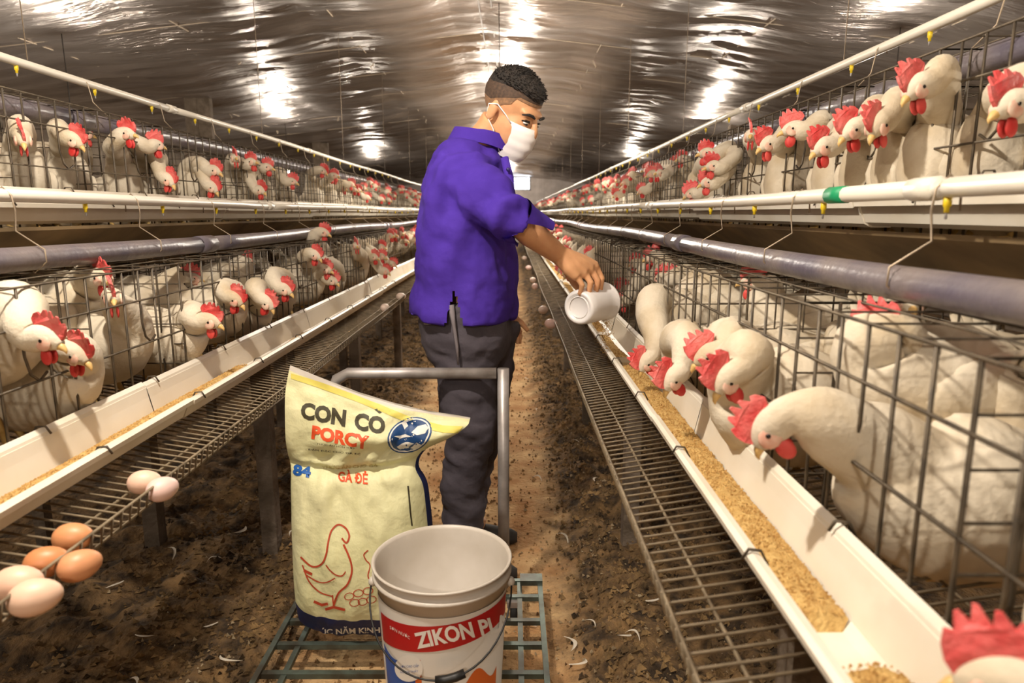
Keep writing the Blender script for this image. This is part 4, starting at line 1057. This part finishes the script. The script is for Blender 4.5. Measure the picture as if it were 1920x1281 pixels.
# ================================================================== THE MAN
man = empty('person', (P(870, 800, 2.06).x, 2.06, 0)); tag(man, 'man in purple-blue work shirt, grey trousers and white mask pouring feed from a scoop', 'person')
FD = V((0.71, -0.47, -0.53)).normalized()
HS = FD.cross(UP).normalized(); HU = HS.cross(FD).normalized()
HS2 = HS
HK = 0.98; HC = P(958, 210, 2.07)
def hp(sx, f, u): return HC + (HS * sx + FD * f + HU * u) * HK
def hell(mb, c, r, n=20, m=14): mb.ell(hp(*c), HS * r[0] * HK, FD * r[1] * HK, HU * r[2] * HK, n, m)
NB_ = P(893, 285, 2.10)                                # base of the neck
bm_ = MB()
hell(bm_, (0, -0.012, 0.036), (0.074, 0.092, 0.080)); hell(bm_, (0, 0.026, -0.030), (0.060, 0.066, 0.088)); hell(bm_, (0, 0.044, -0.088), (0.042, 0.042, 0.032))
hell(bm_, (0, 0.070, 0.030), (0.050, 0.022, 0.014)); hell(bm_, (0.034, 0.050, -0.02), (0.022, 0.024, 0.022)); hell(bm_, (-0.034, 0.050, -0.02), (0.022, 0.024, 0.022))
bm_.tube([hp(0, 0.088, 0.018), hp(0, 0.104, -0.012), hp(0, 0.106, -0.030)], [0.008 * HK, 0.012 * HK, 0.013 * HK], 10)
for sd in (-1, 1): bm_.ell(hp(sd * 0.076, -0.012, -0.012), (HS * 0.3 * sd - FD * 0.9).normalized() * 0.016 * HK, HU * 0.031 * HK, (HS * sd + FD * 0.4).normalized() * 0.007 * HK, 14, 8)
bm_.tube([hp(0, -0.022, -0.045), hp(0, -0.028, -0.085), (hp(0, -0.03, -0.11) + NB_) / 2, NB_], [0.056, 0.056, 0.058, 0.07], 18)
# torso, legs inside the clothes
bm_.tube([NB_, P(882, 330, 2.10), P(878, 450, 2.08), P(872, 560, 2.07), P(868, 620, 2.06)], [0.07, 0.10, 0.10, 0.10, 0.11], 18)
SR = P(870, 338, 1.97); SL = P(915, 335, 2.27)
EL = P(958, 408, 1.84); WR = P(1046, 476, 1.96)
bm_.tube([P(885, 320, 2.1), SR, SR * 0.5 + EL * 0.5, EL, EL * 0.6 + WR * 0.4, WR], [0.06, 0.045, 0.038, 0.034, 0.040, 0.029], 16)
EL2 = P(930, 460, 2.30); WR2 = P(938, 575, 2.21)
bm_.tube([P(890, 320, 2.12), SL, EL2, WR2], [0.075, 0.055, 0.042, 0.028], 16)
HIPR, KNR = P(862, 622, 2.02), P(882, 815, 2.00)
ANR = V((P(864, 1000, 2.06).x, 2.08, 0.09)); HIPL, KNL = P(900, 620, 2.16), P(905, 805, 2.20); ANL = V((P(875, 1000, 2.3).x, 2.34, 0.09))
for hip, kn, an in ((HIPR, KNR, ANR), (HIPL, KNL, ANL)): bm_.tube([hip, kn, an, an - UP * 0.03 + V((0.06, 0, 0))], [0.075, 0.05, 0.036, 0.03], 14)
# right hand over the scoop: palm, four fingers, thumb
ad = (WR - EL).normalized()
KN = [P(1082, 520, 1.955), P(1096, 513, 1.975), P(1108, 506, 1.997), P(1117, 501, 2.02)]     # pinky to index knuckles
pc = (WR + (KN[1] + KN[2]) / 2) / 2
bm_.tube([WR - ad * 0.02, WR + ad * 0.012, (WR + KN[1] * 2) / 3 + (KN[1] - KN[1]), KN[1]], [0.028, 0.029, 0.026, 0.019], 12)
bm_.tube([WR, (WR + KN[2] * 2) / 3, KN[2]], [0.028, 0.027, 0.019], 12)
bm_.tube([WR, (WR + KN[0] * 1.6) / 2.6, KN[0]], [0.026, 0.024, 0.016], 12); bm_.tube([WR, (WR + KN[3] * 2) / 3, KN[3]], [0.026, 0.024, 0.018], 12)
TIPS = [((1092, 535, 1.952), (1087, 551, 1.965)), ((1108, 530, 1.966), (1102, 555, 1.975)), ((1121, 527, 1.988), (1116, 552, 1.995)), ((1128, 522, 2.012), (1125, 545, 2.018))]
for k, (m1, t1) in zip(KN, TIPS):
    r0 = 0.0105 if k is not KN[0] else 0.0092
    bm_.tube([k, P(*m1), P(*t1)], [r0 * 1.15, r0, r0 * 0.85], 10); bm_.ell(P(*t1), (r0 * .85, 0, 0), (0, r0 * .85, 0), (0, 0, r0 * .9), 10, 6); bm_.ell(k, (r0 * 1.2, 0, 0), (0, r0 * 1.2, 0), (0, 0, r0 * 1.2), 10, 6)
th = [P(1062, 505, 2.00), P(1078, 533, 2.04), P(1090, 548, 2.055)]
bm_.tube([WR + ad * 0.02] + th, [0.018, 0.015, 0.012, 0.009], 10)
# left hand, relaxed
l0 = WR2; ld = V((0.06, -0.02, -0.09)).normalized(); lsd = V((0.2, 0.9, 0.2)).normalized()
bm_.tube([l0, l0 + ld * 0.05, l0 + ld * 0.085], [0.026, 0.034, 0.03], 12)
for i in range(4):
    k = l0 + ld * 0.085 + lsd * (i - 1.5) * 0.019; b = [0.05, 0.058, 0.054, 0.042][i]
    bm_.tube([k, k + ld * b * 0.6, k + ld * b + V((-0.012, 0, 0.0))], [0.0095, 0.0088, 0.0072], 8)
bm_.tube([l0 + ld * 0.03, l0 + ld * 0.06 + V((0.035, -0.01, 0)), l0 + ld * 0.095 + V((0.04, -0.01, 0))], [0.014, 0.011, 0.008], 8)
bodyme = remesh(bm_, 0.0042, 5, 0.5); bodyme.materials.append(M['skin'])
mo = man.location; 
bodyme.transform(Matrix.Translation(-mo)); bodyme.update(); link('body', bodyme, man)
# eyes, brows
for sd in (-1, 1):
    mb = MB(); mb.ell(hp(sd * 0.030, 0.082, 0.004), HS * 0.0130 * HK, HU * 0.0036 * HK, FD * 0.006 * HK, 12, 8); e = part('eye', mb, M['inkwhite'], man)
    mb = MB(); mb.ell(hp(sd * 0.030, 0.0862, 0.0015), HS * 0.0058 * HK, HU * 0.0034 * HK, FD * 0.0035 * HK, 12, 8); part('iris', mb, M['eye'], e)
    mb = MB(); mb.tube([hp(sd * 0.044, 0.074, 0.006), hp(sd * 0.036, 0.0855, 0.0105), hp(sd * 0.024, 0.0875, 0.0105), hp(sd * 0.016, 0.085, 0.005)], [0.002, 0.0032, 0.0032, 0.002], 6); part('eyelash_line', mb, M['eye'], e)
    mb = MB(); mb.tube([hp(sd * 0.052, 0.072, 0.022), hp(sd * 0.040, 0.087, 0.030), hp(sd * 0.026, 0.092, 0.029), hp(sd * 0.014, 0.093, 0.025)], [0.002, 0.0042, 0.0045, 0.003], 7); part('eyebrow', mb, M['hair'], man)
# hair: thick top and shaved sides
def hair_shell(name, lo, hi, scale, m, spiky):
    mb = MB(); nu, nv = 64, 22
    def f(u, v):
        a = 2 * math.pi * u; cf_ = math.cos(a)                   # 1 = front
        lw = lo(cf_); hw = hi(cf_); el = lw + (hw - lw) * v
        x = 0.074 * math.cos(el) * math.sin(a); y = 0.092 * math.cos(el) * cf_; z = 0.080 * math.sin(el)
        p = V((x, y, z)); q = V((a * 3, el * 5, 1.0))
        k = scale(cf_, v) + spiky * (0.4 + v) * noise.noise(V((x, y, z)) * 120)
        p = p * k
        return hp(p.x, p.y - 0.012, p.z + 0.036)
    mb.grid(f, nu, nv); return part(name, mb, m, man)
side_lo = lambda c: (-0.70 if c < -0.35 else (-0.70 + (c + 0.35) * 0.80 if c < 0.5 else 0.2))
hair_shell('shaved_sides', side_lo, lambda c: 0.75, lambda c, v: 1.012, M['fade'], 0.0)
hair_shell('cropped_sides', lambda c: (-0.28 if c < -0.3 else (-0.28 + (c + 0.3) * 0.6 if c < 0.6 else 0.3)), lambda c: 0.8, lambda c, v: 1.02 + 0.03 * min(1, v * 3), M['fade2'], 0.02)
hair_shell('hair', lambda c: (0.10 if c < -0.6 else (0.10 + (c + 0.6) * 0.30 if c < 0.5 else 0.43 - (c - 0.5) * 0.2)), lambda c: math.pi / 2, lambda c, v: 1.02 + 0.10 * min(1, v * 3) + 0.08 * max(0, c) * (1 - v) * min(1, v * 5), M['hair'], 0.025)
tf = MB()                                               # short tousled tufts standing on the crown
for i in range(1100):
    a = random.uniform(0, 6.283); el = random.uniform(0.45, 1.5); x = 0.074 * math.cos(el) * math.sin(a); y = 0.092 * math.cos(el) * math.cos(a); z = 0.080 * math.sin(el)
    p = V((x, y, z)) * 1.08; d = V((x, y, z)).normalized() * 0.7 + V((random.gauss(0, .2), random.gauss(0.8, .2), random.gauss(0, .12)))
    q = p + d.normalized() * random.uniform(0.008, 0.015)
    tf.tube([hp(p.x, p.y - 0.012, p.z + 0.036), hp(q.x, q.y - 0.012, q.z + 0.036)], [0.0020, 0.0006], 3, False)
o = part('hair_tufts', tf, M['hair'], man); o['kind'] = 'stuff'
# mask with pleats and ear loops
def mk(u, v, off=0.0):
    a = (u - 0.5) * 2; z = -0.013 - 0.098 * v
    half = 0.058 - 0.010 * v
    f = 0.112 - 0.050 * abs(a) ** 2.0 - 0.014 * (1 - v) * (1 - abs(a)) ** 2 * 0 - 0.030 * max(0, v - 0.5) ** 1.5 + 0.006 * math.sin(math.pi * v)
    if v < 0.12: f -= 0.012 * (1 - v / 0.12) * (0.4 + abs(a))
    f += 0.0022 * (abs(((v * 3.6) % 1.0) - 0.5) * 2)
    z2 = z + 0.010 * (1 - abs(a)) * (1 - v) - 0.006 * abs(a) * (v - 0.5)
    return hp(a * half, f + off, z2)
mb = MB(); mb.grid(lambda u, v: mk(u, v), 26, 26)
b0 = len(mb.v); mb.grid(lambda u, v: mk(u, v, -0.002), 26, 26)
mask = part('face_mask', mb, M['mask'], man)
for sd, u in ((-1, 0.0), (1, 1.0)):
    mb = MB(); mb.tube([mk(u, 0.05), hp(sd * 0.071, 0.035, 0.000), hp(sd * 0.080, 0.0, 0.014), hp(sd * 0.083, -0.026, 0.002), hp(sd * 0.080, -0.020, -0.030), hp(sd * 0.068, 0.014, -0.055), mk(u, 0.92)], 0.0017, 6); part('ear_loop', mb, M['mask'], mask)
# shirt
FT = V((0.985, -0.17, 0)).normalized(); ST = V((-FT.y, FT.x, 0)) * -1     # forward, right side (towards the camera)
def oval(c, a, b, n=28, e=2.3, tilt=0.0):
    out = []
    for j in range(n):
        t = 2 * math.pi * j / n; x, y = math.cos(t), math.sin(t)
        x = math.copysign(abs(x) ** (2 / e), x); y = math.copysign(abs(y) ** (2 / e), y)
        out.append(c + FT * a * x + ST * b * y + UP * tilt * x)
    return out
sh = MB(); YS = 2.08
TR = [(592, 868, .160, .205, -.010), (560, 871, .156, .200, -.006), (520, 874, .150, .195, 0), (450, 874, .138, .190, 0), (400, 876, .130, .195, 0), (350, 878, .124, .205, 0), (322, 880, .118, .200, -.008), (300, 882, .105, .175, -.012), (282, 886, .088, .125, -.014), (268, 892, .072, .085, -.014)]
sh.rings([oval(P(px, py, YS), a, b, tilt=t) for py, px, a, b, t in TR])
CU = EL * 0.35 + WR * 0.65
sh.tube([P(886, 318, 2.06), SR + V((0, 0.02, 0.01)), SR * 0.5 + EL * 0.5 + V((0, 0, -0.004)), EL + V((0, 0, -0.002)), EL * 0.90 + WR * 0.10], [0.085, 0.088, 0.078, 0.066, 0.060], 20)
sh.tube([P(890, 318, 2.12), SL, SL * 0.5 + EL2 * 0.5, EL2, WR2 * 0.8 + EL2 * 0.2], [0.085, 0.078, 0.068, 0.058, 0.050], 20)
sm_ = remesh(sh, 0.0075, 6, 0.5); sm_.materials.append(M['shirt'])
def project(c):
    r = c - CAMP; dp = r.y * CF - r.z * SF; return 960 + FPX * r.x / dp, 640.5 - FPX * (r.y * SF + r.z * CF) / dp
def displace(me, fn):
    n = len(me.vertices); co = np.empty(n * 3, 'f'); no = np.empty(n * 3, 'f')
    me.vertices.foreach_get('co', co); me.vertex_normals.foreach_get('vector', no)
    co = co.reshape(-1, 3); no = no.reshape(-1, 3); d = np.array([fn(V(map(float, c))) for c in co], 'f')
    me.vertices.foreach_set('co', (co + no * d[:, None] - np.array(mo, 'f')).ravel()); me.update()
def shirt_d(c):
    d = 0.016 * fbm(c.x * 6, c.y * 4, c.z * 4) + 0.009 * fbm(c.x * 11 + c.z * 9, c.y * 8, c.z * 9 - c.x * 6)
    ar = (c - (SR * 0.4 + EL * 0.6)).length
    if ar < 0.26: d += 0.010 * math.sin((c - SR).dot((EL - SR).normalized()) * 70 + 5 * noise.noise(c * 7)) * (1 - ar / 0.26)
    return d
bmm = bmesh.new(); bmm.from_mesh(sm_)                   # open the side slit above the hem
kill = []
for f in bmm.faces:
    c = f.calc_center_median()
    if c.y < 2.02:
        x_, y_ = project(c)
        if y_ > 543 and abs(x_ - 851) < (y_ - 543) * 0.26: kill.append(f)
bmesh.ops.delete(bmm, geom=kill, context='FACES'); bmm.to_mesh(sm_); bmm.free()
displace(sm_, shirt_d); link('shirt', sm_, man)
# rear and front hem tails with the side slit between them
# open cuff: upper flap of the sleeve and lower fold
perp = ad.cross(V((0, 1, 0))).normalized(); perp = perp if perp.z > 0 else -perp; outw = ad.cross(perp)
C0 = EL * 0.98 + WR * 0.02; C1 = EL * 0.34 + WR * 0.66
camw = outw if outw.y < 0 else -outw
def cuff(u, v, off, a0, a1, reach):
    b0_, b1_ = (a0 + 40 * v, a1) if a1 > 0 else (a0, a1 - 40 * v); a = math.radians(b0_ + (b1_ - b0_) * u); r = 0.064 - 0.008 * v + off + 0.004 * math.sin(u * 9 + v * 5)
    c = C0 + (C1 - C0) * v * reach * (1.0 - 0.18 * abs(2 * u - 1))
    return c + (perp * math.sin(a) + camw * math.cos(a)) * r + perp * 0.004
for a0, a1, rc in ((8, 205, 1.0), (-150, -40, 0.62)):
    cu = MB(); cu.grid(lambda u, v: cuff(u, v, 0.0, a0, a1, rc), 20, 8); cu.grid(lambda u, v: cuff(u, v, -0.003, a0, a1, rc), 20, 8)
    part('cuff', cu, M['shirt'], man)
# collar
co = MB(); cr0 = []; 
def collar(u, v, off):
    a = 2 * math.pi * (0.04 + 0.92 * u)
    c = NB_ * (1 - 0.5 * v) + hp(0, -0.03, -0.115) * (0.5 * v) + V((0.010, 0, 0.008))
    fr = math.cos(a); r = 0.082 + 0.004 * v + off
    drop = -0.035 * max(0, fr) ** 2 + 0.016 * max(0, -fr)
    return c + FT * r * fr * (1.0 + 0.15 * max(0, fr)) + ST * r * 0.98 * math.sin(a) + UP * (drop + 0.012 + 0.022 * v)
co.grid(lambda u, v: collar(u, v, 0.0), 30, 6); co.grid(lambda u, v: collar(u, v, 0.006 + 0.008 * (1 - v)), 30, 6)
part('collar', co, M['shirt'], man)
# front placket and buttons on the breast
pk = MB(); pl_ = [P(946, 296, 1.99), P(955, 335, 1.975), P(957, 380, 1.965), P(966, 402, 1.965)]
pk.tube(pl_, [0.012, 0.014, 0.014, 0.010], 8); part('placket', pk, M['shirt'], man)
for q in ((951, 318), (956, 360)):
    mb = MB(); mb.ell(P(q[0] + 2, q[1], 1.955), (0.006, 0, 0), (0, 0.003, 0), (0, 0, 0.006), 10, 6); part('button', mb, M['button'], man)
# trousers
tr = MB()
tr.rings([oval(P(872, 560, 2.07), .125, .165), oval(P(873, 600, 2.07), .135, .170), oval(P(877, 640, 2.07), .132, .165), oval(P(880, 670, 2.08), .115, .155)])
tr.tube([HIPR + V((0.015, 0, 0.03)), HIPR * 0.6 + KNR * 0.4 + V((0.005, 0, 0)), KNR, KNR * 0.6 + ANR * 0.4 + V((-0.012, 0, 0)), KNR * 0.25 + ANR * 0.75, ANR - UP * 0.02], [0.108, 0.094, 0.076, 0.072, 0.064, 0.058], 20)
tr.tube([HIPL + V((0.03, 0, 0.03)), HIPL * 0.6 + KNL * 0.4 + V((0.025, 0, 0)), KNL, KNL * 0.5 + ANL * 0.5, ANL - UP * 0.02], [0.100, 0.085, 0.068, 0.062, 0.056], 20)
tm = remesh(tr, 0.0085, 5, 0.5); tm.materials.append(M['trouser'])
displace(tm, lambda c: 0.010 * fbm(c.x * 8, c.y * 5, c.z * 6) + 0.009 * fbm(c.x * 10 + c.z * 12, c.y * 8, c.z * 16)); link('trousers', tm, man)
pkp = MB(); pkp.tube([P(845, 572, 1.90), P(851, 610, 1.895), P(857, 650, 1.897), P(859, 684, 1.90)], [0.010, 0.006, 0.005, 0.003], 6); part('pocket_edge', pkp, M['seam'], man)
pkp = MB(); pkp.tube([P(796, 607, 1.93), P(808, 606, 1.915)], 0.004, 6); part('pocket_stud', pkp, M['galv'], man)
for an in (ANR, ANL):
    mb = MB(); rr = []
    for t, w, h in ((-0.07, .028, .05), (-0.05, .036, .075), (0.0, .040, .085), (0.06, .044, .062), (0.12, .046, .05), (0.165, .036, .04), (0.185, .018, .028)):
        c = V((an.x + t, an.y, 0.006)); rr.append([c + V((0, w * math.cos(a), max(0, h * math.sin(a)))) for a in [2 * math.pi * j / 16 for j in range(16)]])
    mb.rings(rr); part('shoe', mb, M['shoe'], man)
# ================================================================== SCOOP
A0 = P(1084, 577, 1.965); A1 = P(1128, 566, 2.075); axs = (A1 - A0).normalized(); LS = 0.150
A0 = A0 + axs * 0.0
scoop = empty('feed_scoop', A0); tag(scoop, 'white plastic jug used as feed scoop, tipped in the man\'s right hand', 'scoop')
mb = MB()
mb.lathe([(0.0, 0.006), (0.036, 0.006), (0.039, 0.0), (0.046, 0.0), (0.051, 0.006), (0.053, 0.03), (0.055, 0.10), (0.056, LS - 0.01), (0.060, LS - 0.006), (0.060, LS), (0.054, LS), (0.052, 0.10), (0.050, 0.014), (0.0, 0.012)], A0, 40, axs)
part('jug', mb, M['scoop'], scoop)
mb = MB(); mb.lathe([(0.031, -0.0005), (0.033, 0.003), (0.035, 0.0045), (0.031, 0.0045)], A0 + axs * 0.003, 32, axs); part('base_ring', mb, M['scoop'], scoop)
# stream of feed leaving the mouth
mb = MB(); q0 = A0 + axs * LS
for i in range(700):
    t = random.random(); x = q0 + V((random.gauss(0, 0.012) + 0.02 * t, random.gauss(0, 0.012) + 0.015 * t, -0.04 - t * max(0.0, q0.z - 0.80)))
    lump(mb, x, random.uniform(0.001, 0.0022))
o = mb.build('falling_feed', M['pellet'], None, False); tag(o, 'stream of feed crumbs falling from the white scoop', 'feed', kind='stuff')
